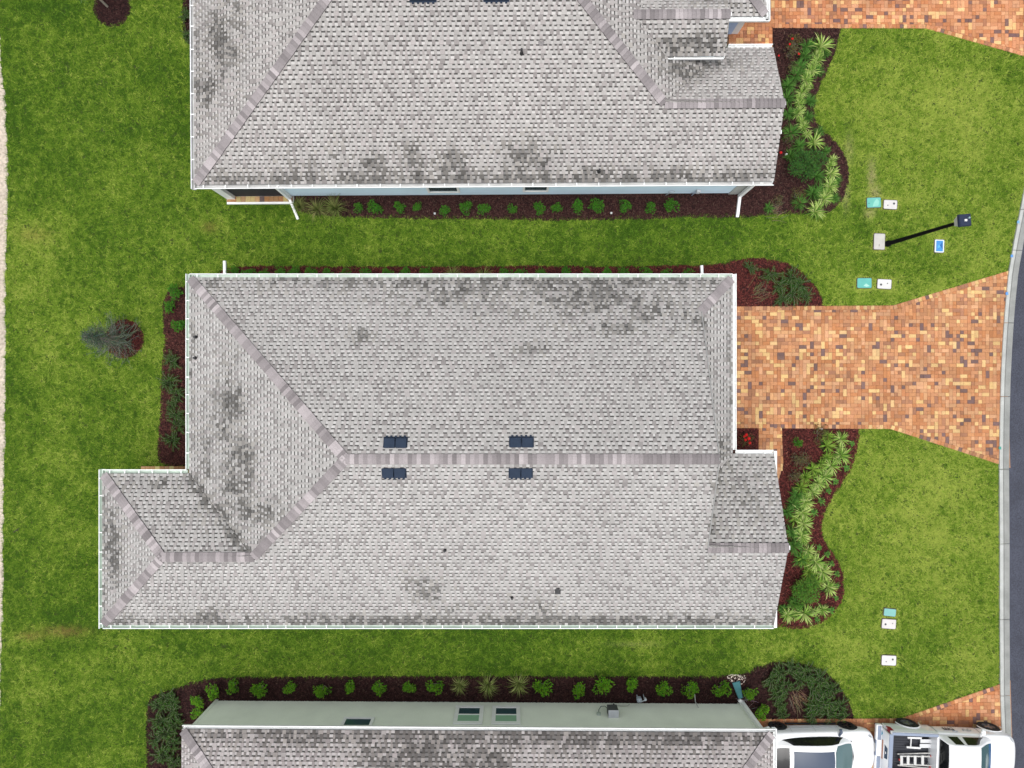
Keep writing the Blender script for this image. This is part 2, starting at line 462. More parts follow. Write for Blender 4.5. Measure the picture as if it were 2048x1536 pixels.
# upper driveway
tA = [G(1541, 57), G(1850, 58), G(2110, 131)]
yTop = 17.0
def plA(cx, cy):
    a, b = (tA[0], tA[1]) if cx < tA[1][0] else (tA[1], tA[2])
    return [line_le(*shift_line(a, b, IN), False)]
dA = empty('driveway', (*G(1800, 20), 0)); tag(dA, kind='structure')
polyA = [(8.6, yTop), (8.6, G(0, 90)[1]), G(1541, 90), tA[0], tA[1], tA[2], (G(2120, 0)[0], yTop)]
poly_sheet('sand_bed', [(p[0] - dA.location[0], p[1] - dA.location[1]) for p in polyA], 0.026, M_sand, dA)
make_pavers('driveway', dA, tA[0][0], G(2120, 0)[0], tA[2][1] - .2, yTop, plA, [(tA[0], tA[1], 1), (tA[1], tA[2], 1)], near=(15, 14.6), hide=past_kerb, shift=1.08)  # shift reddens bricks here and on the lower driveway for their shade
# lower driveway
tC = [G(1484, 1437), G(1800, 1436), G(2020, 1360)]
def plC(cx, cy):
    a, b = (tC[0], tC[1]) if cx < tC[1][0] else (tC[1], tC[2])
    return [line_le(*shift_line(a, b, -IN), True)]
dC = empty('driveway', (*G(1900, 1440), 0)); tag(dC, kind='structure')
polyC = [(tC[0][0], -18.5), (G(2030, 0)[0], -18.5), tC[2], tC[1], tC[0]]
poly_sheet('sand_bed', [(p[0] - dC.location[0], p[1] - dC.location[1]) for p in polyC], 0.026, M_sand, dC)
make_pavers('driveway', dC, tC[0][0], G(2030, 0)[0], -18.4, tC[2][1] + .2, plC, [(tC[0], tC[1], -1), (tC[1], tC[2], -1)], near=(18.5, -12.9), hide=past_kerb, shift=1.08)
# walkways
wB = empty('walkway', (*G(1540, 900), 0)); tag(wB, kind='structure')
wb = [G(1516.5, 857), G(1563, 857), G(1566, 930), G(1556, 962)]
poly_sheet('sand_bed', [(p[0] - wB.location[0], p[1] - wB.location[1]) for p in [wb[0], (wb[0][0], -5), (G(1545, 0)[0], -5), wb[3], wb[2], wb[1]]], 0.0265, M_sand, wB)
make_pavers('walkway', wB, wb[0][0], wb[2][0] + .1, -4.2, wb[0][1], lambda cx, cy: [line_le(wb[2], wb[1], False)] if cy > wb[2][1] else [line_le(wb[3], wb[2], False) if False else (1, 0, wb[2][0] - .35 * (wb[2][1] - cy))], [], near=(10.5, -2.5), zt=.0495)
wA = empty('walkway', (*G(1500, 70), 0)); tag(wA, kind='structure')
make_pavers('walkway', wA, 8.65, G(1541, 0)[0], 12.8, G(0, 48)[1] + .2, lambda cx, cy: [], [], near=(9.8, 14), zt=.0495, shift=1.12)

# joint beds done; polygons of everything the lawn does not cover
NO_GRASS = list(bed_polys.values()) + [pp, road_poly, polyB, polyA, polyC, [G(a, b) for a, b in KERB_L] + [(60, -20), (60, 20)], [wb[0], wb[1], wb[2], wb[3], (8.5, -5)]]
# ------------------------------------------------------------------ houses
P = 5 / 12.0
ZE = 2.8
CULL = (-21.5, 21.5, -16.6, 16.2)

def intervals(poly, v):
    xs = []
    n = len(poly)
    for i in range(n):
        (u0, v0), (u1, v1) = poly[i], poly[(i + 1) % n]
        if (v0 > v) != (v1 > v): xs.append(u0 + (u1 - u0) * (v - v0) / (v1 - v0))
    xs.sort()
    return list(zip(xs[::2], xs[1::2]))

class Roof:
    """a house's roof: planes of laminated shingles with real tabs, caps along ridges and hips"""
    def __init__(self, root, seed, stains, tint=(1, 1, 1)):
        self.root = root; self.off = root.location; self.tabs = []; self.mb = MB(); self.deck = MB(); self.stains = stains; self.r = random.Random(seed); self.seed = seed; self.tint = tint; self.caps = 0
    def stain(self, x, y):
        k = 0.0
        for (sx, sy, rx, ry, a) in self.stains:
            d = ((x - sx) / rx) ** 2 + ((y - sy) / ry) ** 2
            if d < 4: k = max(k, a * math.exp(-d * 0.9))
        return max(0, min(1, k * (.15 + 1.7 * (.6 * vn(x * 1.5, y * .75, .42) + .4 * vn(x * 1.3 + 9, y * .9, .17))))) if k > .03 else 0.0
    def plane(self, poly, origin, u, v, z0=ZE, deck=True):
        """poly: plan points; origin on the eave line; u along the eave, v up the slope (plan unit vectors)"""
        r = self.r
        ux, uy = u; vx, vy = v; ox, oy = origin
        loc = [((x - ox) * ux + (y - oy) * uy, (x - ox) * vx + (y - oy) * vy) for x, y in poly]
        if deck:
            self.deck.face([(x, y, z0 + P * max(0, ((x - ox) * vx + (y - oy) * vy)) - .004) for x, y in poly])
        e = 0.1437 / math.sqrt(1 + P * P)
        vmin = min(q[1] for q in loc); vmax = max(q[1] for q in loc)
        k0 = int(math.floor(vmin / e)); k1 = int(math.ceil(vmax / e))
        def pt(a, b, h): return (ox + ux * a + vx * b, oy + uy * a + vy * b, z0 + P * b + h)
        T1, T2 = 0.011, 0.025
        for k in range(k0, k1):
            va = max(k * e, vmin) ; vb = min((k + 1) * e, vmax)
            if vb - va < .01: continue
            ia = intervals(loc, va + 1e-4); ib = intervals(loc, vb - 1e-4)
            if len(ia) != len(ib):
                im = intervals(loc, (va + vb) / 2); ia = ib = im
            lift_b = 0.002
            for (a0, a1), (b0, b1) in zip(ia, ib):
                lo = min(a0, b0); hi = max(a1, b1)
                p = pt((lo + hi) / 2, va, 0)
                cur = lo - r.uniform(0, .2); tab = r.random() < .5
                wob = r.uniform(-.004, .004)
                while cur < hi:
                    w = r.choice((.07, .085, .095, .11, .13, .17)) if tab else r.choice((.08, .095, .11, .13))
                    s0, s1 = cur, cur + w
                    cur += w
                    A0, A1 = min(max(s0, a0), a1), min(max(s1, a0), a1)
                    B0, B1 = min(max(s0, b0), b1), min(max(s1, b0), b1)
                    is_tab, tab = tab, not tab
                    if A1 - A0 < 2e-3 and B1 - B0 < 2e-3: continue
                    X, Y, _ = pt((s0 + s1) / 2, va, 0)
                    if not (CULL[0] < X < CULL[1] and CULL[2] < Y < CULL[3]): continue
                    st = self.stain(X, Y)
                    dirty = st > .06 and (r.random() < st * 1.25)
                    dk = (1 - .66 * min(1, st * r.uniform(.3, 1.75))) if dirty else 1 - .15 * st
                    cl = math.sin(X * 1.7 + Y * 2.3 + self.seed) * math.sin(X * .9 - Y * 1.9) * .10
                    q = r.random() + cl
                    tn = self.tint
                    if is_tab:
                        if q < .66: g = r.uniform(.355, .425)
                        elif q < .90: g = r.uniform(.25, .31)
                        else: g = r.uniform(.33, .39)
                        g *= dk
                        warm = (1.0, .98, .93) if dirty else (1.0, .965, .955) if q > .5 else (1, .995, .975)
                        c = (g * 1.01 * warm[0] * tn[0], g * warm[1] * tn[1], g * warm[2] * tn[2])
                        h0, h1 = T2, T1 + .001
                        item = dict(q=[pt(A0, va + wob, h0), pt(A1, va + wob, h0), pt(B1, vb + .01, h1), pt(B0, vb + .01, h1)], c=c, lo=[pt(A0, va + wob, .001), pt(A1, va + wob, .001)], z=z0 + P * va, xy=(X, Y))
                        self.tabs.append(item)
                    else:
                        g = r.uniform(.43, .56) * dk
                        c = (g * tn[0], g * tn[1] * .995, g * tn[2] * .985)
                        t = .68
                        M0, M1 = A0 + (B0 - A0) * t, A1 + (B1 - A1) * t
                        vm = va + (vb - va) * t
                        h = T1; hm = T1 - (T1 - lift_b) * t
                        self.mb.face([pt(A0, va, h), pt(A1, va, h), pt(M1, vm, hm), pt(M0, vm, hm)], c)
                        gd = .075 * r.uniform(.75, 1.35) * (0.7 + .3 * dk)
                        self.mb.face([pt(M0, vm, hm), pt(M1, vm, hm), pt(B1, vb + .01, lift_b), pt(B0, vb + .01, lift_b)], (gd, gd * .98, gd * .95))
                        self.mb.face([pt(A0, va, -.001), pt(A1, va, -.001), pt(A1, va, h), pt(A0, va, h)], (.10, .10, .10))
    @staticmethod
    def add_tab(mb, t, off):
        q = [Vector(p) - Vector(off) for p in t['q']]; lo = [Vector(p) - Vector(off) for p in t['lo']]
        c = t['c']; e = tuple(x * .35 for x in c)  # butt faces coloured dark to draw the shadow line under each course
        dn = Vector((0, 0, -.012))
        mb.face([tuple(p) for p in q], c)
        mb.face([tuple(lo[0]), tuple(lo[1]), tuple(q[1]), tuple(q[0])], e)
        mb.face([tuple(lo[1]), tuple(q[2] + dn), tuple(q[2]), tuple(q[1])], e)
        mb.face([tuple(q[3] + dn), tuple(lo[0]), tuple(q[0]), tuple(q[3])], e)
    def finish(self):
        ro = self.deck
        # soffit boards close the roof from below
        roof = ro.build('roof', M_deck, self.root, off=self.off)
        self.roof = roof
        vis = [t for t in self.tabs]
        def key(t):
            s = S(t['z'] + .02); px = 1024 + t['xy'][0] * s; py = 768 - t['xy'][1] * s
            inv = not (0 < px < 2048 and 0 < py < 1536)
            w = math.dist(t['q'][0], t['q'][1])
            return (inv, -(t['z'] + w * 4))
        vis.sort(key=key)
        for t in vis[:298]:
            c = [sum(p[i] for p in t['q']) / 4 for i in range(3)]
            mb = MB(); self.add_tab(mb, t, c)
            mb.build('shingle', M_shingle, roof, loc=(c[0] - self.off[0], c[1] - self.off[1], c[2] - self.off[2]))
        for t in vis[298:]: self.add_tab(self.mb, t, (0, 0, 0))
        tag(self.mb.build('shingle_field', M_shingle, roof, off=self.off), kind='stuff')
        return roof
    def caps_along(self, a, b, drop, width=.165, first=0.0):
        """cap shingles from a up to b (3-D points on the crease); drop = fall per metre to each side"""
        r = self.r
        a = Vector(a); b = Vector(b); d = b - a; L_ = d.length; d.normalize()
        s = Vector((-d.y, d.x, 0)).normalized()
        n = max(1, int(round(L_ / .142)))
        for i in range(n):
            p0 = a + d * (L_ * i / n); p1 = a + d * (L_ * (i + 1) / n + .03)
            X, Y = p0.x, p0.y
            if not (CULL[0] < X < CULL[1] and CULL[2] < Y < CULL[3]): continue
            g = r.choice((.20, .23, .25, .27, .30, .34, .42)) * r.uniform(.95, 1.05)
            c = (g, g * .915, g * .93)
            h0, h1 = .066, .046
            mb = MB(); w = width * r.uniform(.97, 1.03)
            o = p0
            def q(p, k, h): v = p + s * (k * w) + Vector((0, 0, h - abs(k) * w * drop)) - o; return tuple(v)
            ks = (-1, -.25, .25, 1)
            lo = [q(p0, k, h0 - (.01 if abs(k) < .5 else 0)) for k in ks]; hi = [q(p1, k, h1 - (.01 if abs(k) < .5 else 0)) for k in ks]
            lod = [q(p0, k, h0 - .022) for k in ks]; hid = [q(p1, k, h1 - .03) for k in ks]
            for j in range(3):
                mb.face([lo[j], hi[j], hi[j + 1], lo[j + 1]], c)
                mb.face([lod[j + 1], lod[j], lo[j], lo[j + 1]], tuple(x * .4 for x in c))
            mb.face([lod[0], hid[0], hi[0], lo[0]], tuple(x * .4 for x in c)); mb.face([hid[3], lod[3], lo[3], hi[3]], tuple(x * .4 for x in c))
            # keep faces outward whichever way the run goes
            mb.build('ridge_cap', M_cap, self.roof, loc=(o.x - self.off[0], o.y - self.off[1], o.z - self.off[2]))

def gutter(root, a, b, n, inside, zt=ZE - .012, w=.13, step=.78, ends=(False, False), phase=.3):
    """a trough along plan segment a-b, n = outward unit vector; straps across it are hangers"""
    off = root.location
    a = Vector((a[0], a[1], 0)); b = Vector((b[0], b[1], 0)); d = (b - a).normalized(); L_ = (b - a).length; n = Vector((n[0], n[1], 0))
    def W(t, o, z): v = a + d * t + n * o; return (v.x - off[0], v.y - off[1], z)
    mb = MB()
    # profile (o, z, slot)
    prof = [(0.0, zt - .02), (.002, zt - .105), (.018, zt - .118), (w - .03, zt - .118), (w - .008, zt - .03), (w - .012, zt - .006), (w - .012, zt), (w + .012, zt), (w + .012, zt - .03), (w - .012, zt - .135), (-.004, zt - .135)]
    mats = [1, 1, 1, 1, 1, 0, 0, 0, 0, 0]
    for (p, q, m) in zip(prof, prof[1:], mats):
        mb.face([W(0, *p), W(L_, *p), W(L_, *q), W(0, *q)], m=m)
    for t in ((0, L_)):
        mb.face([W(t, *p) for p in prof])
    g = mb.build('gutter', [M_white, inside], root)
    k = int((L_ - phase) / step) + 1
    hm = None
    for i in range(max(k, 0)):
        t = phase + i * step + rnd.uniform(-.05, .05)
        if t > L_ - .05: break
        if hm is None:
            h = MB(); p = Vector((0, 0, 0))
            c0 = n * -.02; c1 = n * (w + .006); sw = d * .016
            pts = [c0 - sw, c0 + sw, c1 + sw, c1 - sw]
            for zz in (0, -.012): pass
            top = [(v.x, v.y, .004) for v in pts]; bot = [(v.x, v.y, -.010) for v in pts]
            h.face(top); h.face(bot[::-1])
            for j in range(4): h.face([bot[j], bot[(j + 1) % 4], top[(j + 1) % 4], top[j]])
            hm = h.mesh('hanger', M_white)
        o = bpy.data.objects.new('hanger', hm); o.parent = g
        v = a + d * t; o.location = (v.x - off[0], v.y - off[1], zt + .001); link(o)
    return g

def wall_box(root, name, x0, y0, x1, y1, z0, z1, mat, m2=None):
    off = root.location; mb = MB(); mb.box(x0 - off[0], y0 - off[1], z0, x1 - off[0], y1 - off[1], z1)
    return mb.build(name, mat, root)

def siding(root, x0, x1, y, face, mat, z1=2.62, step=.16, depth=.012):
    """lap siding on a wall facing +y or -y: stepped boards joined into one wall"""
    off = root.location; mb = MB(); z = 0.12
    X0, X1 = x0 - off[0], x1 - off[0]; Y = y - off[1]
    mb.face([(X0, Y - face * .02, 0), (X1, Y - face * .02, 0), (X1, Y - face * .02, .13), (X0, Y - face * .02, .13)])
    while z < z1:
        zt = min(z + step, z1)
        mb.face([(X0, Y + face * depth, z), (X1, Y + face * depth, z), (X1, Y, zt), (X0, Y, zt)])
        mb.face([(X0, Y - face * .02, z), (X1, Y - face * .02, z), (X1, Y + face * depth, z), (X0, Y + face * depth, z)])
        z = zt
    return mb

def window(root, x0, x1, z0, z1, y, face, rail=True, lower=None, trim=.075, upper=None):
    """framed window on a wall facing +-y"""
    off = root.location; X0, X1, Y = x0 - off[0], x1 - off[0], y - off[1]
    def bx(mb, xa, za, xb, zb, d0, d1): mb.box(xa, min(Y + face * d0, Y + face * d1), za, xb, max(Y + face * d0, Y + face * d1), zb)
    mb = MB(); t = trim
    bx(mb, X0 - t, z0 - t, X1 + t, z0, .0, .045); bx(mb, X0 - t, z1, X1 + t, z1 + t, .0, .045)
    bx(mb, X0 - t, z0, X0, z1, .0, .043); bx(mb, X1, z0, X1 + t, z1, .0, .043)
    w = mb.build('window', M_white, root)
    zm = (z0 + z1) / 2
    if rail:
        mb = MB(); bx(mb, X0, zm - .03, X1, zm + .03, .0, .035); mb.build('sash_rail', M_white, w)
        mb = MB(); bx(mb, X0, z0, X1, zm - .03, .008, .016); mb.build('pane', M_winglass, w)
        mb = MB(); bx(mb, X0, zm + .03, X1, z1, .012, .022); mb.build('pane', M_wingreen, w)
    else:
        mb = MB(); bx(mb, X0, z0, X1, z1, .008, .016); mb.build('pane', M_winglass, w)
    return w

def zr(d): return ZE + P * d

# ---------- middle house
hB = tag(empty('house', (-2, -2.4, 0)), 'middle house wholly in view under a grey shingle roof with four dark ridge vents', 'house')
TOP, BOT, LFT, RGT = 3.823, -8.65, -11.58, 7.92
MID = (TOP + BOT) / 2; HW = (TOP - BOT) / 2; WT = -3.21; WL = -14.70; WM = (WT + BOT) / 2; WH = (WT - BOT) / 2
RK = 6.65; ET = -2.51; EM = (ET + BOT) / 2; EH = (ET - BOT) / 2; ER = 9.40
stB = [(7.0, -3.2, .35, .8, 1.0), (7.3, -2.6, .5, .35, 1.0), (6.85, -4.4, .25, .9, .8), (6.85, .3, .14, 3.2, .7), (8.2, -3.6, 1.6, 1.3, .30), (-11.40, -3.40, .28, .26, 1.0), (-11.08, -3.72, .28, .26, 1.0), (-10.76, -4.04, .28, .26, 1.0), (-10.44, -4.36, .28, .26, 1.0), (-10.12, -4.68, .28, .26, 1.0), (-9.80, -5.00, .28, .26, 1.0), (-9.48, -5.32, .28, .26, 1.0), (-9.16, -5.64, .28, .26, 1.0), (-10.0, -1.0, .75, 1.2, 1.0), (-9.5, -2.9, .75, 1.1, 1.0), (-9.9, .6, .5, 1.0, .45), (-10.9, -2.3, .4, 2.0, .6), (-5.2, 1.75, .45, .28, .8), (.65, 1.3, .6, .22, .7), (3.6, 2.0, .9, .3, .65), (-2.1, 3.2, 1.2, .5, .6), (-.8, 2.6, .8, .3, .6), (-9.0, -4.3, 1.1, .5, .8), (-10.0, -3.6, .8, .4, .8),  # first five entries darken the skirt beside the gable rake, the valley foot and the front wing
       (-14.3, -5.6, .5, 1.9, .85), (-12.6, -3.5, 1.5, .25, .5), (-2.0, 3.3, 3.0, .6, .6), (2.6, 3.1, 2.8, .8, .75), (5.4, 2.6, 1.4, .7, .6), 
       (0, 3.75, 11.0, .40, .8), (0, -8.6, 15.0, .34, 1.0), (-3.0, -7.3, .7, .7, .6), (-2.2, -8.1, 1.4, .3, .4), (.7, -8.0, .9, .5, .5), (4.8, -8.35, .6, .3, .5), (-7.2, -8.35, 1.2, .3, .5), (-10.7, -8.4, 1.3, .4, .6),
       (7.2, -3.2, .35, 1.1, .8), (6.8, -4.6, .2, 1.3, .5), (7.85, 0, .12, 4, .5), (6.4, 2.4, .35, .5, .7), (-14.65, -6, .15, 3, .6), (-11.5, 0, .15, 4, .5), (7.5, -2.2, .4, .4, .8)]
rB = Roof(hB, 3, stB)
# long lower slope (the rear wing and the front wing share its plane)
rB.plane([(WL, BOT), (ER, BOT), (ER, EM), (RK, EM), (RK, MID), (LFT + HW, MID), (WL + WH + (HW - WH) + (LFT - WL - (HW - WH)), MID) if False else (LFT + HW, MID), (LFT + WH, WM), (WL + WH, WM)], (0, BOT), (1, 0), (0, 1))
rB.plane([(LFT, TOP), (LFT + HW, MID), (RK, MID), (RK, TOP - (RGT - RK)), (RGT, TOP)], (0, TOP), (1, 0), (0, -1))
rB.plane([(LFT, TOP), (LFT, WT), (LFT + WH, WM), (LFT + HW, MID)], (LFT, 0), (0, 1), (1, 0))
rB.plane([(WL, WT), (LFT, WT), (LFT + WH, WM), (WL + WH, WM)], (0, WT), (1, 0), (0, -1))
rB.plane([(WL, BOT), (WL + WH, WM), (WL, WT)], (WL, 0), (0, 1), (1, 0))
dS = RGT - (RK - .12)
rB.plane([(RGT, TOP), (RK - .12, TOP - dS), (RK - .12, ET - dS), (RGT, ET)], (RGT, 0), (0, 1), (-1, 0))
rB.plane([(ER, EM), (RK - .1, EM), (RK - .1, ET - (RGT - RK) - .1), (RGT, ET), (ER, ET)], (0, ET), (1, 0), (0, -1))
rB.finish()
zM, zW, zE = zr(HW), zr(WH), zr(EH)
def c3(x, y, z): return (x, y, z)
rB.caps_along((LFT + HW, MID, zM), (RK, MID, zM), P)
rB.caps_along((LFT + .05, TOP - .05, zr(.05)), (LFT + HW, MID, zM), P / 1.414)
rB.caps_along((LFT + WH, WM, zW), (LFT + HW, MID, zM), P / 1.414)
rB.caps_along((WL + WH, WM, zW), (LFT + WH, WM, zW), P)
rB.caps_along((WL + .05, BOT + .05, zr(.05)), (WL + WH, WM, zW), P / 1.414)
rB.caps_along((WL + .05, WT - .05, zr(.05)), (WL + WH, WM, zW), P / 1.414)
rB.caps_along((RGT - .05, TOP - .05, zr(.05)), (RK, TOP - (RGT - RK), zr(RGT - RK)), P / 1.414)
rB.caps_along((RK, EM, zE), (ER, EM, zE), P)
def trim(root, segs, name='fascia'):
    off = root.location
    for (a, b, w, h) in segs:
        mb = MB(); mb.bar((a[0] - off[0], a[1] - off[1], a[2]), (b[0] - off[0], b[1] - off[1], b[2]), w, h); mb.build(name, M_white, root)
# gutters with their straps
gutter(hB, (LFT - .0, TOP), (RGT, TOP), (0, 1), M_mint, step=.72)
gutter(hB, (LFT, TOP + .14), (LFT, WT + .14), (-1, 0), M_mint, step=.68)
gutter(hB, (WL, WT), (LFT - .12, WT), (0, 1), M_mint, step=.5)
gutter(hB, (WL, WT + .14), (WL, BOT - .14), (-1, 0), M_mint, step=.66)
gutter(hB, (WL, BOT), (ER, BOT), (0, -1), M_mint, step=.70)
gutter(hB, (RGT, TOP + .14), (RGT, ET + .14), (1, 0), M_white, step=.9)
gutter(hB, (RGT + .14, ET), (ER, ET), (0, 1), M_white, step=.7)
# rake boards at the gable ends
trim(hB, [((ER - .03, ET, ZE - .12), (ER - .03, EM, zE - .12), .03, .16), ((ER - .03, BOT, ZE - .12), (ER - .03, EM, zE - .12), .03, .16),
          ((RK - .03, MID, zM - .13), (RK - .03, TOP - (RGT - RK), zr(RGT - RK) - .13), .03, .16), ((RK - .03, MID, zM - .13), (RK - .03, EM, zE - .13), .03, .16)], 'rake_board')
mb = MB(); mb.box(ER + .02, ET - .9, ZE - .16, ER + .13, ET + .10, ZE - .05); mb.box(ER + .02, BOT - .12, ZE - .16, ER + .13, BOT + .62, ZE - .05); mb.box(ER + .01, EM - .07, zE - .14, ER + .07, EM + .07, zE - .02)
mb.build('eave_return', M_white, hB, off=hB.location)
mb = MB(); mb.bar((RK + .004, MID, zM + .012), (RK + .004, TOP - (RGT - RK), zr(RGT - RK) + .012), .03, .05, (.30, .30, .29)); mb.bar((RK + .004, MID, zM + .012), (RK + .004, EM, zE + .012), .03, .05, (.30, .30, .29)); mb.build('drip_edge', M_plain, hB, off=hB.location)
# walls
def walls(root, boxes, mat, name='wall'):
    for b in boxes: wall_box(root, name, *b[:4], 0, b[4] if len(b) > 4 else 2.62, mat)
walls(hB, [(LFT + .5, BOT + .5, RGT - .4, TOP - .5), (WL + .5, BOT + .5, LFT + .5, WT - .5), (RGT - .4, BOT + .5, ER - .35, ET - .6)], M_sage)
# gable walls and soffits
mb = MB(); x = RK - .3
mb.face([(x, MID, zM - .1), (x, TOP - 1.4, zr(1.4) - .1), (x, TOP - 1.4, ZE - .1), (x, EM, ZE - .1), (x, EM, zE - .1)]); x = ER - .35
mb.face([(x, EM, zE - .08), (x, ET - .05, ZE - .1), (x, BOT + .05, ZE - .1)]); mb.build('gable_wall', M_sage, hB, off=hB.location)
mb = MB()
for (x0, y0, x1, y1) in ((LFT, WT, RGT, TOP), (WL, BOT, RGT, WT), (RGT, BOT, ER, ET)): mb.box(x0, y0, ZE - .15, x1, y1, ZE - .13)
mb.build('soffit', M_white, hB, off=hB.location)

def roof_z(x, y, top, bot, left=None):
    return None
def ridge_vent(root, px0, px1, py0, py1, facing, zmid):
    """two dark metal off-ridge hoods side by side; facing = +1 slope falls to +y"""
    x0, y0 = G(px0, py1, zmid); x1, y1 = G(px1, py0, zmid)
    xm = (x0 + x1) / 2; ym = (y0 + y1) / 2; off = root.location
    zc = zM_of(ym)
    mb = MB()
    hy = (y1 - y0) / 2; sl = -P * facing
    def p(x, y, h): return (x - xm, y - ym, sl * (y - ym) + h)
    lowy, highy = (hy, -hy) if facing > 0 else (-hy, hy)
    def hood(xa, xb):
        a = [p(xa, ym + lowy, .02), p(xb, ym + lowy, .02), p(xb, ym + highy, .02), p(xa, ym + highy, .02)]
        b = [p(xa + .01, ym + lowy * .96, .13), p(xb - .01, ym + lowy * .96, .13), p(xb - .01, ym + highy * .96, .05), p(xa + .01, ym + highy * .96, .05)]
        mb.face(b)
        for j in range(4): mb.face([a[j], a[(j + 1) % 4], b[(j + 1) % 4], b[j]])
    hood(x0, xm - .012); hood(xm + .012, x1)
    # flange beneath and short louvre teeth on the low side
    fl = .03
    mb.face([p(x0 - fl, ym - hy - fl, .026), p(x1 + fl, ym - hy - fl, .026), p(x1 + fl, ym + hy * .9, .026), p(x0 - fl, ym + hy * .9, .026)] if facing < 0 else
            [p(x0 - fl, ym - hy * .9, .026), p(x1 + fl, ym - hy * .9, .026), p(x1 + fl, ym + hy + fl, .026), p(x0 - fl, ym + hy + fl, .026)])
    for i in range(5):
        tx = x0 + (x1 - x0) * (i + .5) / 5; s = 1 if facing > 0 else -1
        mb.box(tx - .035 - xm, min(s * hy, s * (hy + .07)), sl * s * hy - .01, tx + .035 - xm, max(s * hy, s * (hy + .07)), sl * s * hy + .035)
    return mb.build('roof_vent', M_vent, root, loc=(xm - off[0], ym - off[1], zc))
zM_of = lambda y: ZE + P * (HW - abs(y - MID))
for a in ((768, 813, 876, 896, 1), (1020, 1066, 875, 895, 1)): ridge_vent(hB, a[0], a[1], a[2], a[3], a[4], 5.25)
for a in ((765, 811, 936, 955, -1), (1019, 1064, 936, 955, -1)): ridge_vent(hB, a[0], a[1], a[2], a[3], a[4], 5.25)

def vent_pipe(root, px, py, z, zf, h=.28, r=.045, flash=.13, square=False):
    x, y = G(px, py, z + h * .5); off = root.location; zz = zf(x, y)
    mb = MB()
    if square:
        mb.box(-.06, -.09, 0, .06, .09, .14)
        mb.face([(-.10, -.13, .03), (.10, -.13, .03), (.10, .13, .03), (-.10, .13, .03)])
    else:
        mb.tube([(0, 0, -.05), (0, 0, h)], r, 10)
        mb.tube([(0, 0, -.02), (0, 0, .10)], [r * 1.9, r * 1.15], 10)
    return mb.build('vent_pipe', M_black, root, loc=(x - off[0], y - off[1], zz))
fB = lambda x, y: ZE + P * min(y - BOT, max(TOP - y, 0) if x > LFT + 1 else 9, x - LFT if x < -5.3 and y > -4 else 99)
vent_pipe(hB, 890, 1100, 3.9, fB, r=.035, h=.2); vent_pipe(hB, 1024, 1197, 3.3, fB, r=.035, h=.2); vent_pipe(hB, 1116, 1183, 3.4, fB, square=True)
vent_pipe(hB, 391, 674, 2.9, fB, r=.04, h=.16); vent_pipe(hB, 390, 716, 2.9, fB, r=.04, h=.16)

def downspout(root, pts, name='downspout', w=.075):
    off = root.location; mb = MB()
    for a, b in zip(pts, pts[1:]): mb.bar((a[0] - off[0], a[1] - off[1], a[2]), (b[0] - off[0], b[1] - off[1], b[2]), w, w * 1.1)
    for q in pts[1:-1]: mb.box(q[0] - off[0] - w * .55, q[1] - off[1] - w * .55, q[2] - w * .55, q[0] - off[0] + w * .55, q[1] - off[1] + w * .55, q[2] + w * .55)
    return mb.build(name, M_white, root)
for px in (449.5, 1403):
    x, y = G(px, 522 if px < 500 else 531, .08)
    downspout(hB, [(x + .06, TOP + .06, ZE - .14), (x + .06, TOP - .45, 2.45), (x + .05, TOP - .45, .12), (x, y, .08)], w=.1)
# rear porch slab of pavers showing past the short wing's eave
off = hB.location
x0, y0 = G(284, 940); x1, y1 = G(372, 932)
por = MB(); por.box(x0, WT - .4, 0, x1 + .8, y1 - .03, .06); por.build('porch_slab', M_concrete, hB, off=off)
for i in range(12):
    xa = x0 + (x1 - x0 + .5) * i / 12; xb = x0 + (x1 - x0 + .5) * (i + 1) / 12
    for ya, yb in ((y1 - .17, y1), (y1 - .35, y1 - .17)):
        mb = MB(); paver_mesh(mb, [(xa - x0, ya - y1), (xb - x0, ya - y1), (xb - x0, yb - y1), (xa - x0, yb - y1)], .095, paver_col(.8)); mb.build('paver', M_paver, hB, loc=(x0 - off[0], y1 - off[1], 0))

# ---------- upper house
hA = tag(empty('house', (0, 7.22, 0), math.radians(.35)), 'upper house with pale blue siding and a grey shingle roof cut by the top edge', 'house')
AB, AL, AR, AWT, ARK = 7.22, -11.39, 7.67, 12.02, 9.40
AWH = (AWT - AB) / 2; AH = 6.24; ART = AB + 2 * AH
GB, GR = 13.14, 9.17
stA = [(0, 7.25, 15, .35, .9), (-10.2, 12.2, .9, 1.6, .8), (-10.8, 10.5, .5, 1.0, .7), (-9.5, 13.2, .7, .6, .5), (0, 7.25, 13, .3, .55), (-7.5, 7.6, .9, .5, .6), (-5.0, 7.75, .6, .45, .85), (-3.5, 7.9, .5, .65, .9), (-2.1, 7.8, .9, .45, .9), (.7, 7.9, 1.0, .6, .85), (-6.2, 8.0, .4, .5, .4),
       (5.9, 10.9, .9, .45, .95), (6.3, 11.5, 1.6, .4, .85), (7.0, 13.3, 1.2, .4, .6), (-11.3, 11, .15, 4, .5), (9, 13.3, .4, .3, .6)]
rA = Roof(hA, 8, stA, (1.0, .985, .98))
rA.plane([(AL, AB), (ARK, AB), (ARK, AB + AWH), (AR - AWH, AB + AWH), (AR - AH, AB + AH), (AL + AH, AB + AH)], (0, AB), (1, 0), (0, 1))
rA.plane([(AL, AB), (AL + AH, AB + AH), (AL, ART)], (AL, 0), (0, 1), (1, 0))
rA.plane([(ARK, AB + AWH), (AR - AWH, AB + AWH), (AR, AWT), (ARK, AWT)], (0, AWT), (1, 0), (0, -1))
rA.plane([(AR, AWT), (AR - AWH, AB + AWH), (AR - AH, AB + AH), (AR, ART)], (AR, 0), (0, 1), (-1, 0))
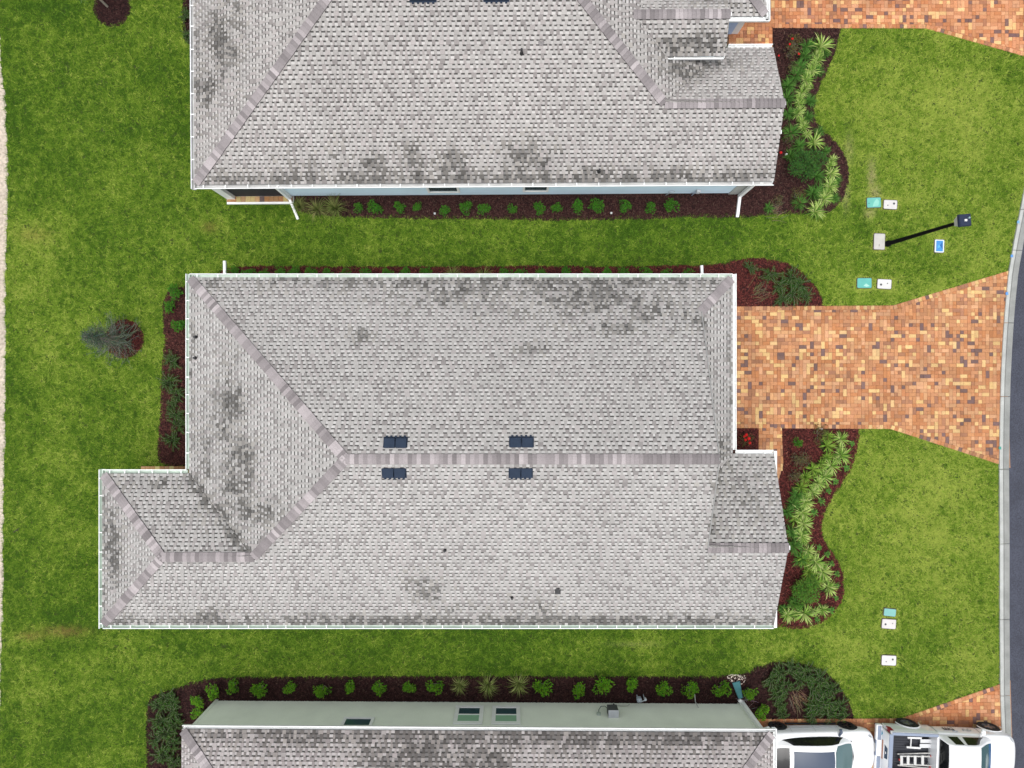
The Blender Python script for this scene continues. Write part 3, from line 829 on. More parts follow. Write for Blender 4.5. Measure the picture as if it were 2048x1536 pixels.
rA.plane([(AL, ART), (AL + AH, AB + AH), (AR - AH, AB + AH), (AR, ART)], (0, ART), (1, 0), (0, -1))
DY, DZ, DX = 12.45, 4.28, 7.38
dE = 1.2
rA.plane([(4.12, DY), (DX, DY), (DX, DY - dE), (AR - (DZ - dE * P - ZE) / P, DY - dE)], (0, DY - dE), (1, 0), (0, 1), z0=DZ - dE * P)
rA.plane([(4.12, DY), (DX, DY), (DX, 14.57), (6.24, 14.57)], (0, 14.57), (1, 0), (0, -1), z0=DZ - 2.12 * P)
rA.plane([(7.15, GB), (GR, GB), (7.15, GB + GR - 7.15)], (0, GB), (1, 0), (0, 1))
rA.plane([(GR, GB), (GR, ART), (7.15, ART), (7.15, GB + GR - 7.15)], (GR, 0), (0, 1), (-1, 0))
rA.finish()
rA.caps_along((AL + .05, AB + .05, zr(.05)), (AL + AH, AB + AH, zr(AH)), P / 1.414)
rA.caps_along((AR - AWH, AB + AWH, zr(AWH)), (AR - AH, AB + AH, zr(AH)), P / 1.414)
rA.caps_along((AR - AWH, AB + AWH, zr(AWH)), (ARK, AB + AWH, zr(AWH)), P)
rA.caps_along((4.12, DY, DZ), (DX, DY, DZ), P)
rA.caps_along((GR - .05, GB + .05, zr(.05)), (7.15, GB + GR - 7.15, zr(GR - 7.15)), P / 1.414)
gutter(hA, (AL, AB), (ARK, AB), (0, -1), M_gutgrey, step=.79)
gutter(hA, (AL, AB - .14), (AL, ART), (-1, 0), M_gutgrey, step=.79)
gutter(hA, (AR + .14, AWT), (ARK, AWT), (0, 1), M_white, step=.7)
gutter(hA, (DX, GB), (GR + .13, GB), (0, -1), M_white, step=1.0, w=.15)
gutter(hA, (GR, GB - .14), (GR, ART), (1, 0), M_white, step=.9)
gutter(hA, (5.35, DY - dE), (DX - .05, DY - dE), (0, -1), M_white, zt=DZ - dE * P - .01, w=.07, step=9)
trim(hA, [((ARK - .03, AB, ZE - .12), (ARK - .03, AB + AWH, zr(AWH) - .12), .03, .16), ((ARK - .03, AWT, ZE - .12), (ARK - .03, AB + AWH, zr(AWH) - .12), .03, .16),
          ((DX - .03, DY, DZ - .12), (DX - .03, DY - dE, DZ - dE * P - .12), .03, .16)], 'rake_board')
mb = MB(); mb.box(ARK + .01, AB + AWH - .06, zr(AWH) - .14, ARK + .06, AB + AWH + .06, zr(AWH) - .03); mb.box(DX + .01, DY - .06, DZ - .14, DX + .07, DY + .06, DZ - .02); mb.box(ARK + .015, AB + 1.5, ZE + .5, ARK + .06, AB + 1.62, ZE + .58)
mb.build('eave_return', M_white, hA, off=hA.location)
off = hA.location
mb = siding(hA, -8.78, 8.64, 7.56, -1, M_blue); mb.build('wall', M_blue, hA)
mb = MB(); mb.box(-8.78, 7.58, 0, 6.9, 13.5, 2.6); mb.box(6.9, 7.58, 0, 8.9, 11.4, 2.6); mb.box(8.64, 7.52, 0, 9.08, 8.2, 2.6, m=1); mb.box(6.9, 11.9, 2.5, 7.15, 14, 3.9); mb.box(5.4, 11.5, 2.9, 7.15, 11.7, 3.75)
mb.build('wall', [M_blue, M_concrete], hA, off=off)
mb = MB(); mb.box(5.0, 13.92, 0, 9.05, 14.3, 2.6); mb.build('garage_wall', M_white, hA, off=off)
mb = MB(); mb.box(6.0, 13.90, .06, 8.78, 13.93, 2.5); mb.build('wall_panel', M_bluepanel, hA, off=off)
mb = MB(); mb.box(AL, AB, ZE - .15, AR, ART, ZE - .13); mb.box(AR, AB, ZE - .15, ARK, AWT, ZE - .13); mb.box(7.2, GB, ZE - .15, GR, ART, ZE - .13); mb.build('soffit', M_white, hA, off=off)
# screened porch at the rear corner
mb = MB(); mb.box(-11.34, 7.42, 0, -11.02, 7.74, 2.62); mb.box(-8.90, 7.46, 0, -8.76, 7.62, 2.62); mb.build('porch_post', M_white, hA, off=off)
mb = MB(); mb.box(-11.02, 7.55, .1, -8.90, 7.57, 2.6); mb.build('porch_screen', M_screen, hA, off=off)
mb = MB(); mb.box(-11.38, 7.23, 0, -8.70, 13, .07); mb.build('porch_slab', M_concrete, hA, off=off)
mb = MB(); mb.box(-11.34, 7.235, .065, -8.72, 7.31, .125); mb.build('porch_edge', M_white, hA, off=off)
n = 14
for i in range(n):
    xa = -11.36 + 2.62 * i / n; xb = -11.36 + 2.62 * (i + 1) / n
    mb = MB(); paver_mesh(mb, [(xa + 11, .09), (xb + 11, .09), (xb + 11, .32), (xa + 11, .32)], .115, paver_col(.85)); mb.build('paver', M_paver, hA, loc=(-11, 0, 0))
window(hA, -3.20, -2.12, .62, 2.0, 7.548, -1, trim=.09); window(hA, .50, 1.34, .68, 2.0, 7.548, -1, trim=.08)
zA = lambda x, y: ZE + P * (y - AB)
vent_pipe(hA, 1045, 88, 4.9, zA, r=.04, h=.3); vent_pipe(hA, 1199, 341, 3.0, zA, r=.04, h=.22)
x, y = G(1085, 74, 4.9); mb = MB(); mb.tube([(0, 0, -.02), (0, 0, .11)], [.075, .07], 12, (.42, .40, .39), caps=False); mb.tube([(0, 0, 0), (0, 0, .03)], [.11, .10], 12, (.3, .28, .28)); mb.build('vent_pipe', M_plain, hA, loc=(x - off[0], y - off[1], zA(x, y)))
zM_of_B = zM_of
zM_of = lambda y: ZE + P * (y - AB)
for a in ((822, 873, -20, -1, -1), (970, 1019, -20, -1, -1)): ridge_vent(hA, a[0], a[1], a[2], a[3], a[4], 5.1)
zM_of = zM_of_B
downspout(hA, [(9.0, AB - .06, ZE - .14), (9.04, 7.42, 2.45), (9.06, 7.42, .14), (*G(1474, 437, .07), .07)], w=.11)
downspout(hA, [(-8.4, AB - .06, ZE - .14), (-8.83, 7.42, 2.45), (-8.85, 7.42, .14), (*G(596, 436, .05), .05)], w=.09)
mb = MB()
t = np.linspace(0, 2 * math.pi, 14)
cx, cz = G(1343, 382, .6)[0], .62
mb.tube([(cx + .12 * math.cos(a), 7.47, cz + .12 * math.sin(a)) for a in t], .012, 5, (.55, .6, .65)); mb.tube([(cx - .1, 7.5, .05), (cx, 7.48, cz - .1)], .012, 5, (.4, .42, .45))
mb.build('hose_tap', M_plain, hA, off=off)
mb = MB(); cx = G(1396, 380, .6)[0]
mb.box(cx - .06, 7.42, .5, cx + .08, 7.53, .72, (.6, .63, .66)); mb.tube([(cx - .1, 7.48, .05), (cx - .06, 7.48, .5)], .014, 5, (.35, .4, .5)); mb.tube([(cx - .25, 7.48, .35), (cx - .06, 7.48, .6)], .012, 5, (.3, .35, .45)); mb.build('meter_box', M_plain, hA, off=off)

# ---------- lower house
hC = tag(empty('house', (-1, -12.44, 0), math.radians(-.35)), 'lower house with sage green siding and two tall framed windows, roof cut by bottom edge', 'house')
CT, CL, CR, CH = -12.44, -11.85, 9.37, 6.3
CB = CT - 2 * CH
stC = [(-3.5, -13.0, 2.4, .8, 1.0), (-1.0, -13.3, 1.8, .6, .9), (-6.5, -12.7, 1.5, .4, .5), (.5, -12.8, 2.0, .4, .6), (0, -12.5, 15, .40, 1.0), (4, -12.9, 1.5, .4, .5), (-9, -12.9, 1.0, .5, .4), (-6, -13.5, .7, .7, .4), (2.8, -13.0, 1.2, .35, .35)]
rC = Roof(hC, 21, stC, (.97, .93, .94))
rC.plane([(CL, CT), (CR, CT), (CR - CH, CT - CH), (CL + CH, CT - CH)], (0, CT), (1, 0), (0, -1))
rC.plane([(CL, CT), (CL + CH, CT - CH), (CL, CB)], (CL, 0), (0, 1), (1, 0))
rC.plane([(CR, CT), (CR, CB), (CR - CH, CT - CH)], (CR, 0), (0, 1), (-1, 0))
rC.plane([(CL, CB), (CL + CH, CT - CH), (CR - CH, CT - CH), (CR, CB)], (0, CB), (1, 0), (0, 1))
rC.finish()
rC.caps_along((CR - .05, CT - .05, zr(.05)), (CR - CH, CT - CH, zr(CH)), P / 1.414)
rC.caps_along((CL + .05, CT - .05, zr(.05)), (CL + CH, CT - CH, zr(CH)), P / 1.414)
off = hC.location
gutter(hC, (CL, CT), (CR + .1, CT), (0, 1), M_white, step=50, w=.10, phase=40)
gutter(hC, (CR, CT + .12), (CR, CB), (1, 0), M_white, step=.9)
mb = siding(hC, -11.78, 9.08, -12.69, 1, M_sage); mb.build('wall', M_sage, hC)
mb = MB(); mb.box(-11.76, -25, 0, 9.06, -12.72, 2.62); mb.build('wall', M_sage, hC, off=off)
mb = MB(); mb.box(-11.84, -12.76, 0, -11.72, -12.665, 2.6); mb.box(9.0, -12.76, 0, 9.10, -12.665, 2.6); mb.build('corner_board', M_white if False else M_sage, hC, off=off)
mb = MB(); mb.box(CL, CB, ZE - .15, CR, CT, ZE - .13); mb.build('soffit', M_white, hC, off=off)
window(hC, -2.05, -1.25, .64, 1.74, -12.665, 1, trim=.15); window(hC, -.62, .17, .64, 1.74, -12.665, 1, trim=.15)
window(hC, -6.23, -5.29, 1.57, 2.1, -12.665, 1, rail=False, trim=.11)
downspout(hC, [(9.28, CT + .05, ZE - .14), (9.14, -12.60, 2.4), (9.14, -12.60, .16), (*G(1478, 1396, .14), .14)], w=.13)
# wall-hung heater with its cable, outlet box and pipes
mb = MB(); bx0, bx1, by0, by1 = 3.68, 4.06, -12.68, -12.40
mb.box(bx0, by0, .82, bx1, by1, 1.30, (.075, .078, .085)); mb.face([(bx0 - .005, by0, 1.303), (bx1 + .005, by0, 1.303), (bx1 + .005, by1 + .005, 1.303), (bx0 - .005, by1 + .005, 1.303)], (.62, .64, .68))
mb.tube([(bx0 + .2, by1 - .1, .82), (bx0 + .2, by1 - .1, .6), (bx0 + .2, -12.62, .45), (bx0 + .9, -12.62, .42), (bx0 + .95, -12.60, .35)], .022, 6, (.45, .48, .42))
mb.tube([(bx0 + .28, by1 - .05, .82), (bx0 + .28, by1 - .05, .7)], .04, 8, (.03, .03, .03)); 
h = mb.build('water_heater', M_plain, hC, off=off); bevel(h, .012, 2)
mb = MB(); mb.tube([(bx0 + .05, -12.6, .8), (bx0 - .05, -12.56, .62), (bx0 - .2, -12.57, .62), (bx0 - .32, -12.60, .85), (bx0 - .34, -12.63, 1.1)], .014, 6, (.10, .16, .14)); mb.build('cable', M_plain, hC, off=off)
mb = MB(); mb.box(bx0 - .42, -12.68, 1.02, bx0 - .27, -12.60, 1.14, (.45, .52, .46)); mb.build('outlet_box', M_plain, hC, off=off)
mb = MB(); mb.tube([(G(1393, 0, .3)[0], -12.63, .55), (G(1391, 0, .3)[0] + .02, -12.55, .2), (G(1388, 0)[0] + .02, -12.35, .03)], .018, 6, (.5, .52, .47)); mb.build('drain_pipe', M_plain, hC, off=off)
# ------------------------------------------------------------------ plants
class Quads:
    """fast builder of many small leaf polygons"""
    def __init__(self): self.mb = MB()
def leaf(mb, p, d, up, l, w, col, bend=.25):
    d = Vector(d).normalized(); s = d.cross(Vector(up))
    if s.length < 1e-3: s = Vector((1, 0, 0))
    s.normalize(); n = s.cross(d)
    p = Vector(p); m = p + d * l * .5 + n * (bend * l * .12); t = p + d * l - n * (bend * l * .2)
    mb.face([tuple(p), tuple(m + s * w * .5), tuple(t), tuple(m - s * w * .5)], col)

def shrub_meshes(seed, r=.29, h=.45, n=300, base=(.060, .165, .022), tip=(.13, .30, .03)):
    q = random.Random(seed); fo = MB(); st = MB()
    lobes = [(q.uniform(0, 6.28), q.uniform(.25, .75) * r, q.uniform(.35, .9) * h, q.uniform(.35, .55) * r) for _ in range(7)] + [(0, 0, h * .8, r * .55)]
    for (a, d, z, rr) in lobes:
        c = Vector((math.cos(a) * d, math.sin(a) * d, z))
        st.tube([(0, 0, 0), tuple(c * .5 + Vector((0, 0, -.02))), tuple(c)], [.012, .009, .005], 4, (.12, .09, .05))
        for _ in range(n // 8):
            u = Vector((q.gauss(0, 1), q.gauss(0, 1), abs(q.gauss(0, .8)) + .1)).normalized()
            p = c + u * rr * q.uniform(.45, 1.0)
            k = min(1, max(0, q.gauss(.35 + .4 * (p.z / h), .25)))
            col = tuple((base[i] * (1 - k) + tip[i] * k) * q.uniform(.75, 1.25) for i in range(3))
            dr = (u + Vector((q.gauss(0, .6), q.gauss(0, .6), q.gauss(.1, .4)))).normalized()
            leaf(fo, p, dr, (0, 0, 1), q.uniform(.055, .095), q.uniform(.028, .042), col)
    return fo.mesh('foliage', M_leaf), st.mesh('stem', M_bark)

def spiky_meshes(seed, r=.42, n=46, cols=None, w=.024, rise=.30, droop=.5):
    q = random.Random(seed); fo = MB()
    for i in range(n):
        a = q.uniform(0, 6.283); L_ = r * q.uniform(.65, 1.15); e = q.uniform(.15, 1.0)
        c = q.choice(cols); k = q.uniform(.8, 1.2); c = tuple(x * k for x in c)
        d = Vector((math.cos(a), math.sin(a), 0)); s = Vector((-d.y, d.x, 0)); pts = []
        N = 5
        for j in range(N + 1):
            t = j / N
            out = L_ * (t ** (1.0 + .5 * (1 - e))) * (.55 + .45 * e)
            z = .02 + rise * (1.25 - .5 * e) * math.sin(min(t * (1.55 + droop * e), 3.0)) * (1 if t < .6 else 1)
            pts.append((d * out + Vector((0, 0, max(z, .02))), w * (.55 + 1.2 * t) * (1 - t) * 1.6 + w * .12))
        for (p0, w0), (p1, w1) in zip(pts, pts[1:]):
            fo.face([tuple(p0 - s * w0 / 2), tuple(p0 + s * w0 / 2), tuple(p1 + s * w1 / 2), tuple(p1 - s * w1 / 2)], c)
    for _ in range(26):                                  # older leaves low down, darker and limp
        a = q.uniform(0, 6.283); l = r * q.uniform(.4, .8); leaf(fo, (math.cos(a) * .05, math.sin(a) * .05, .03), (math.cos(a), math.sin(a), q.uniform(.05, .35)), (0, 0, 1), l, .03, (.035, .09, .015))
    return fo.mesh('leaf_rosette', M_leaf)

def juniper_mesh(seed, r=.5, n=26, base=(.012, .045, .010), tip=(.062, .132, .020)):
    q = random.Random(seed); fo = MB(); st = MB()
    for i in range(n):
        a = q.uniform(0, 6.283); L_ = r * q.uniform(.45, 1.1); d = Vector((math.cos(a), math.sin(a), 0)); o = Vector((q.gauss(0, .08), q.gauss(0, .08), q.uniform(.03, .12)))
        rise = q.uniform(.10, .32); curve = q.uniform(-.35, .35); s0 = Vector((-d.y, d.x, 0))
        P_ = []
        for j in range(9):
            t = j / 8; P_.append(o + d * L_ * t + s0 * curve * L_ * t * t + Vector((0, 0, rise * math.sin(t * 2.2))))
        st.tube([tuple(p) for p in P_[::2]], .006, 3, (.10, .08, .05), caps=False)
        for j in range(1, 9):
            for sd_ in (-1, 1):
                dr = (P_[j] - P_[j - 1]).normalized(); s = Vector((-dr.y, dr.x, 0)) * sd_
                for m in range(2):
                    k = q.random(); col = tuple((base[x] * (1 - k) + tip[x] * k) * q.uniform(.7, 1.25) for x in range(3))
                    leaf(fo, P_[j] - dr * m * .02, dr * q.uniform(.4, .9) + s + Vector((0, 0, q.uniform(-.1, .5))), (0, 0, 1), q.uniform(.05, .10), q.uniform(.014, .024), col)
    return fo.mesh('foliage', M_leaf), st.mesh('stem', M_bark)

def grass_clump(seed, r=.55, n=150, cols=((.16, .20, .05), (.10, .15, .03), (.25, .24, .09))):
    q = random.Random(seed); fo = MB()
    for i in range(n):
        a = q.uniform(0, 6.283); L_ = r * q.uniform(.4, 1.15); d = Vector((math.cos(a), math.sin(a), 0)); s = Vector((-d.y, d.x, 0))
        c = q.choice(cols); k = q.uniform(.7, 1.3); c = tuple(x * k for x in c); w = q.uniform(.006, .012); h = q.uniform(.25, .6)
        pr = None
        for j in range(6):
            t = j / 5; p = d * (L_ * t ** 1.3) + Vector((0, 0, .02 + h * math.sin(min(t * 2.3, 2.9)))); ww = w * (1 - t * .85)
            if pr: fo.face([tuple(pr[0] - s * pr[1]), tuple(pr[0] + s * pr[1]), tuple(p + s * ww), tuple(p - s * ww)], c)
            pr = (p, ww)
    return fo.mesh('leaf_tuft', M_leaf)

def put(name, parts, x, y, sc=1.0, label='', cat='', group=None, z=.02):
    e = empty(name, (x, y, z), rnd.uniform(0, 6.28)); e.scale = (sc, sc, sc * rnd.uniform(.9, 1.1))
    for nm, me in parts:
        o = bpy.data.objects.new(nm, me); o.parent = e; link(o)
    tag(e, label, cat, group)
    return e

ORD = ['first', 'second', 'third', 'fourth', 'fifth', 'sixth', 'seventh', 'eighth', 'ninth', 'tenth', 'eleventh', 'twelfth', 'thirteenth', 'fourteenth', 'fifteenth', 'sixteenth', 'seventeenth', 'eighteenth', 'nineteenth', 'twentieth',
       'twenty-first', 'twenty-second', 'twenty-third', 'twenty-fourth', 'twenty-fifth', 'twenty-sixth', 'twenty-seventh', 'twenty-eighth', 'twenty-ninth', 'thirtieth', 'thirty-first', 'thirty-second', 'thirty-third', 'thirty-fourth']
SHA = [shrub_meshes(s, .27, .40, 300, (.022, .080, .010), (.065, .20, .018)) for s in (1, 2, 3, 4, 5, 6, 7)]
SHC = [shrub_meshes(s, .29, .42, 320, (.030, .095, .008), (.11, .27, .014)) for s in (11, 12, 13, 14, 15, 16, 17)]
PAIR = lambda m: [('foliage', m[0]), ('stem', m[1])]
rowA = list(zip((721, 753, 796, 835, 886, 933, 972, 1019, 1075, 1109, 1157, 1201, 1249, 1299, 1345), (417, 417, 412, 412, 415, 417, 420, 417, 419, 415, 413, 415, 412, 412, 412), (.8, .95, .95, .9, .85, .85, .85, .95, .85, .85, 1.0, 1.1, 1.05, 1.0, 1.15)))
for i, (px, py, s) in enumerate(rowA):
    put('shrub', PAIR(SHA[i % 7]), *G(px + rnd.uniform(-4, 4), py + rnd.uniform(-3, 3), .3), s * rnd.uniform(.78, 1.22), f"small dark shrub below the pale blue wall, {ORD[len(rowA)-1-i]} from the street", 'shrub', 'shrubs along the pale blue wall')
rowC = [(466, 1373, 1.0), (521, 1377, 1.05), (581, 1377, 1.0), (646, 1377, 1.0), (702, 1370, 1.0), (758, 1373, .9), (817, 1375, 1.0), (870, 1373, 1.05), (1087, 1373, 1.1), (1155, 1377, 1.0), (1206, 1373, 1.2), (1261, 1370, 1.05), (1329, 1377, 1.0), (1380, 1374, 1.05), (1443, 1378, 1.05)]
for i, (px, py, s) in enumerate(rowC):
    put('shrub', PAIR(SHC[i % 7]), *G(px, py, .3), s * rnd.uniform(.85, 1.18), f"bright green shrub in the row above the sage wall, {ORD[len(rowC)-1-i]} from the street", 'shrub', 'shrubs along the sage green wall')
for (px, py, s, lab) in ((427, 1381, 1.1, 'bright green shrub just above the end corner of the sage wall'), (398, 1400, 1.0, 'bright green shrub beside the slanting end of the sage wall, upper of two'),
                         (397, 1427, 1.0, 'bright green shrub beside the slanting end of the sage wall, lower of two'), (1501, 1383, 1.0, 'bright green shrub beside the teal downspout extension'),
                         (1523, 1425, 1.05, 'bright green shrub beside the roof corner and the parked white sedan')):
    put('shrub', PAIR(SHC[rnd.randrange(4)]), *G(px, py, .3), s, lab, 'shrub')
for (px, py, s, lab) in ((338, 614, 1.0, 'dark green shrub in the rear bed, upper of the two round ones'), (358, 650, 1.05, 'dark green shrub in the rear bed, lower of the two round ones'), (352, 582, 1.2, 'dark green shrub at the top corner of the middle house rear bed')):
    put('shrub', PAIR(SHA[rnd.randrange(4)]), *G(px, py, .3), s, lab, 'shrub')
# low row half hidden by the middle house's upper gutter
xs = [466, 496, 527, 560, 590, 622, 655, 690, 730, 775, 812, 850, 1012, 1040, 1085, 1130, 1175, 1215, 1250, 1290, 1330, 1375]
for i, px in enumerate(xs):
    put('shrub', PAIR(SHA[i % 7]), *G(px, 546 + (i % 3), .3), .95, f"green shrub half hidden by the middle house's upper gutter, {ORD[len(xs)-1-i]} from the street", 'shrub', 'shrubs along the upper gutter of the middle house')

# ornamental grasses
GR1 = [grass_clump(s) for s in (5, 6)]; GR2 = [grass_clump(s, .5, 130, ((.20, .26, .06), (.13, .20, .04), (.30, .32, .12))) for s in (7, 8)]
for (px, py, s, g, lab) in ((599, 412, .8, GR1[0], 'wispy grass clump beside the white downspout foot'), (636, 420, 1.0, GR1[1], 'wispy grass clump between two others below the blue wall'), (672, 418, 1.1, GR1[0], 'large wispy grass clump next to the row of dark shrubs'),
                       (919, 1370, .85, GR2[0], 'ornamental grass clump above the wall windows, nearest the rear yard'), (976, 1370, 1.0, GR2[1], 'brownish ornamental grass clump in the middle of three above the sage wall'), (1037, 1367, 1.05, GR2[0], 'tall pale ornamental grass clump next to the bright shrubs, nearest the street'),
                       (905, 548, .8, GR2[1], 'grass clump poking past the upper gutter, farther from the street'), (968, 550, .8, GR2[0], 'grass clump poking past the upper gutter, nearer the street')):
    put('ornamental_grass', [('leaf_tuft', g)], *G(px, py, .3), s, lab, 'ornamental grass', 'ornamental grass clumps')

# variegated and green strappy plants of the two front beds
PALE = ((.34, .46, .11), (.48, .56, .20), (.15, .30, .04), (.22, .38, .06), (.10, .22, .03), (.40, .50, .15)); YEL = ((.15, .28, .03), (.10, .21, .02), (.24, .36, .06)); DRK = ((.045, .13, .02), (.07, .18, .03), (.10, .22, .04))
VP = [spiky_meshes(s, .50, 58, PALE, .027) for s in (1, 2, 3, 4)]; VY = [spiky_meshes(s, .46, 54, YEL, .026) for s in (5, 6, 7)]; VD = [spiky_meshes(s, .48, 54, DRK, .024) for s in (8, 9, 10)]
def denser(lst):
    out = []
    for a, b in zip(lst, lst[1:]):
        out.append(a)
        if 19 < math.dist(a[:2], b[:2]) < 42: out.append(((a[0] + b[0]) / 2 + rnd.uniform(-5, 5), (a[1] + b[1]) / 2 + rnd.uniform(-4, 4), .6))
    out.append(lst[-1]); out.sort(key=lambda t: t[1]); return out
def at_bed(lst, meshes, word, where, s0=1.0, name='spiky_plant'):
    for i, t in enumerate(lst):
        px, py = t[0], t[1]; s = t[2] if len(t) > 2 else 1.0
        put(name, [('leaf_rosette', meshes[i % len(meshes)])], *G(px, py, .25), s * s0 * rnd.uniform(.92, 1.08), f"{word} spiky plant in the {where}, {ORD[i]} from top", 'spiky plant', f"{word} spiky plants in the {where}")
wB_ = "middle house's curved bed"; wA_ = "upper house's curved bed"
at_bed(denser([(1684, 878, .85), (1685, 911, .95), (1665, 932, 1), (1650, 955, .95), (1638, 967, .9), (1627, 984, .75), (1612, 1005, 1), (1607, 1026, 1.05), (1608, 1048, .95), (1605, 1072, .95), (1618, 1103, .85), (1633, 1126, .95), (1647, 1144, 1.0), (1658, 1176, .85), (1648, 1222, .7), (1610, 1228, 1.0), (1577, 1231, .9)]), VP, 'pale variegated', wB_)
at_bed([(1657, 873, .8), (1656, 893, .85), (1657, 915, .75), (1645, 928, .7), (1627, 940, .95), (1612, 955, .8), (1604, 976, .85), (1592, 1040, .8), (1608, 1120, .9), (1620, 1145, .9), (1634, 1165, .9)], VY, 'yellow green', wB_)
at_bed([(1596, 990, .9), (1588, 1008, .9), (1578, 1025, .8), (1585, 1065, .9), (1588, 1092, .95), (1600, 1118, .9), (1625, 1160, .8), (1590, 1207, .9), (1568, 1220, .6)], VD, 'dark green', wB_)
at_bed(denser([(1643, 92, 1.1), (1637, 118, .8), (1624, 140, .9), (1615, 158, .85), (1605, 183, .7), (1601, 205, .7), (1597, 226, .75), (1610, 252, .7), (1630, 283, .95), (1668, 318, .6), (1665, 345, .9), (1661, 372, .9), (1650, 396, .9), (1632, 422, 1.0)]), VP, 'pale variegated', wA_)
at_bed([(1617, 90, .9), (1612, 110, .8), (1600, 135, 1.0), (1592, 150, .9), (1653, 105, .6), (1640, 140, .7), (1578, 170, .9), (1575, 195, .9), (1620, 200, .8), (1580, 225, .9), (1618, 232, .7), (1582, 265, 1.0), (1600, 290, .9), (1640, 262, .7), (1635, 350, 1.0), (1628, 385, .9), (1600, 405, .9), (1640, 380, .8), (1676, 360, .6), (1672, 395, .7), (1625, 200, .6), (1655, 300, .6), (1583, 310, .8), (1540, 415, .6)], VD, 'dark green', wA_)
# small edging plants
ED = [shrub_meshes(31, .14, .14, 60, (.05, .16, .03), (.12, .30, .05))]
sm = [(1702, 887), (1690, 935), (1669, 962), (1655, 982), (1642, 1003), (1628, 1025), (1636, 1094), (1652, 1108), (1662, 1128), (1672, 1148), (1674, 1170), (1671, 1196), (1660, 1220), (1634, 1240)]
for i, (px, py) in enumerate(sm):
    put('edging_plant', PAIR(ED[0]), *G(px, py, .1), rnd.uniform(.8, 1.15), f"small edging plant along the middle curved bed's lawn edge, {ORD[i]} from top", 'edging plant', 'small edging plants')
# round leafy bushes
BU = shrub_meshes(41, .72, .70, 1900, (.030, .090, .012), (.10, .22, .03)); BU2 = shrub_meshes(42, .85, .75, 2300, (.020, .065, .015), (.060, .15, .03))
put('bush', PAIR(BU), *G(1610, 1186, .4), .95, 'large round glossy green bush at the foot of the middle house curved bed', 'bush')
put('bush', PAIR(BU2), *G(1608, 335, .4), 1.0, 'large dark green bush in the curved bed of the upper house', 'bush')
put('bush', PAIR(SHA[0]), *G(1592, 885, .2), .75, 'small dark green bush beside the paver walkway corner', 'bush')
# brownish sprawling shrubs
BR = shrub_meshes(51, .40, .22, 200, (.050, .040, .018), (.11, .10, .035)); BR2 = shrub_meshes(52, .40, .22, 200, (.05, .035, .02), (.12, .10, .05))
for (px, py, s, lab) in ((1636, 868, 1.0, 'sparse olive brown shrub near the driveway edge in the middle bed'), (1590, 912, 1.1, 'sparse olive brown shrub in the open mulch beside the walkway'), (1607, 925, .9, 'sparse grey green shrub in the open mulch of the middle bed'), (1582, 950, 1.0, 'sparse brown shrub below the walkway end'),
                         (1575, 110, 1.1, 'sparse brown shrub with red blooms near the upper walkway'), (1590, 88, .9, 'sparse green brown shrub at the top of the upper bed'), (1585, 145, .9, 'sparse brown shrub against the upper house gable'),
                         (1575, 285, .9, 'sparse tan shrub beside the upper gable end'), (1592, 395, .9, 'sparse reddish shrub at the foot of the upper bed'), (1560, 400, .8, 'sparse tan grassy shrub near the downspout')):
    put('low_shrub', PAIR(rnd.choice((BR, BR2))), *G(px, py, .1), s, lab, 'low shrub')
# red flowers
def flower(px, py, lab, col=(.55, .02, .02), s=1.0):
    x, y = G(px, py, .3); e = empty('flower', (x, y, .02)); tag(e, lab, 'flower', 'red flowers in the front beds')
    mb = MB(); mb.tube([(0, 0, 0), (0, 0, .26)], .006, 4, (.06, .12, .03)); mb.build('stem', M_leaf, e)
    for ring, (n, l, z) in enumerate(((7, .07, .26), (5, .045, .28))):
        mb = MB()
        for i in range(n):
            a = 6.283 * i / n + ring * .4
            leaf(mb, (0, 0, z), (math.cos(a), math.sin(a), .25), (0, 0, 1), l * s, .045 * s, tuple(c * rnd.uniform(.8, 1.25) for c in col))
        mb.build('petals', M_leaf, e)
for (px, py, lab, s) in ((1493, 870, 'red flower in the small box bed, uppermost', 1.1), (1498, 877, 'red flower in the small box bed, nearest the walkway', 1.2), (1491, 880, 'red flower in the middle of the small box bed', 1.0), (1500, 886, 'red flower low in the small box bed', 1.0), (1489, 873, 'red flower in the small box bed, nearest the garage roof', .8),
                    (1585, 77, 'orange red flower at the top of the upper bed', .9), (1580, 88, 'orange red flower just below the topmost one', .8), (1598, 107, 'pinkish red flower in the upper bed beside the green blades', .9), (1558, 111, 'red flower tight against the upper gable', .7), (1562, 305, 'red flower beside the upper gable end above a white tag', 1.0)):
    flower(px, py, lab, s=s)
put('bush', PAIR(BR), *G(1492, 880, .1), .75, 'low reddish bush carrying red flowers in the small box bed', 'bush')
# junipers
JU = [juniper_mesh(s) for s in (1, 2, 3, 4)]
def junipers(lst, where, word='dark green'):
    for i, t in enumerate(lst):
        put('juniper', PAIR(JU[i % 4]), *G(t[0], t[1], .2), t[2] if len(t) > 2 else 1.0, f"{word} juniper in the {where}, {ORD[i]} from top", 'juniper', f"junipers in the {where}")
junipers([(1585, 1337, .8), (1560, 1345, .8), (1615, 1345, .9), (1542, 1358, .8), (1640, 1358, .9), (1600, 1360, .8), (1570, 1372, .8), (1625, 1378, .9), (1665, 1380, .8), (1555, 1388, .8), (1650, 1398, 1.0), (1632, 1410, 1.0), (1560, 1408, .7), (1680, 1412, .8), (1655, 1425, .9), (1625, 1432, .8), (1685, 1433, .6), (1565, 1428, .6)], 'rounded bed beside the parked sedan')
junipers([(1540, 548, .8), (1580, 555, .9), (1600, 570, .9), (1585, 585, .9), (1560, 572, .8), (1612, 592, .7), (1565, 600, .7), (1500, 535, .6)], 'bed above the middle driveway')
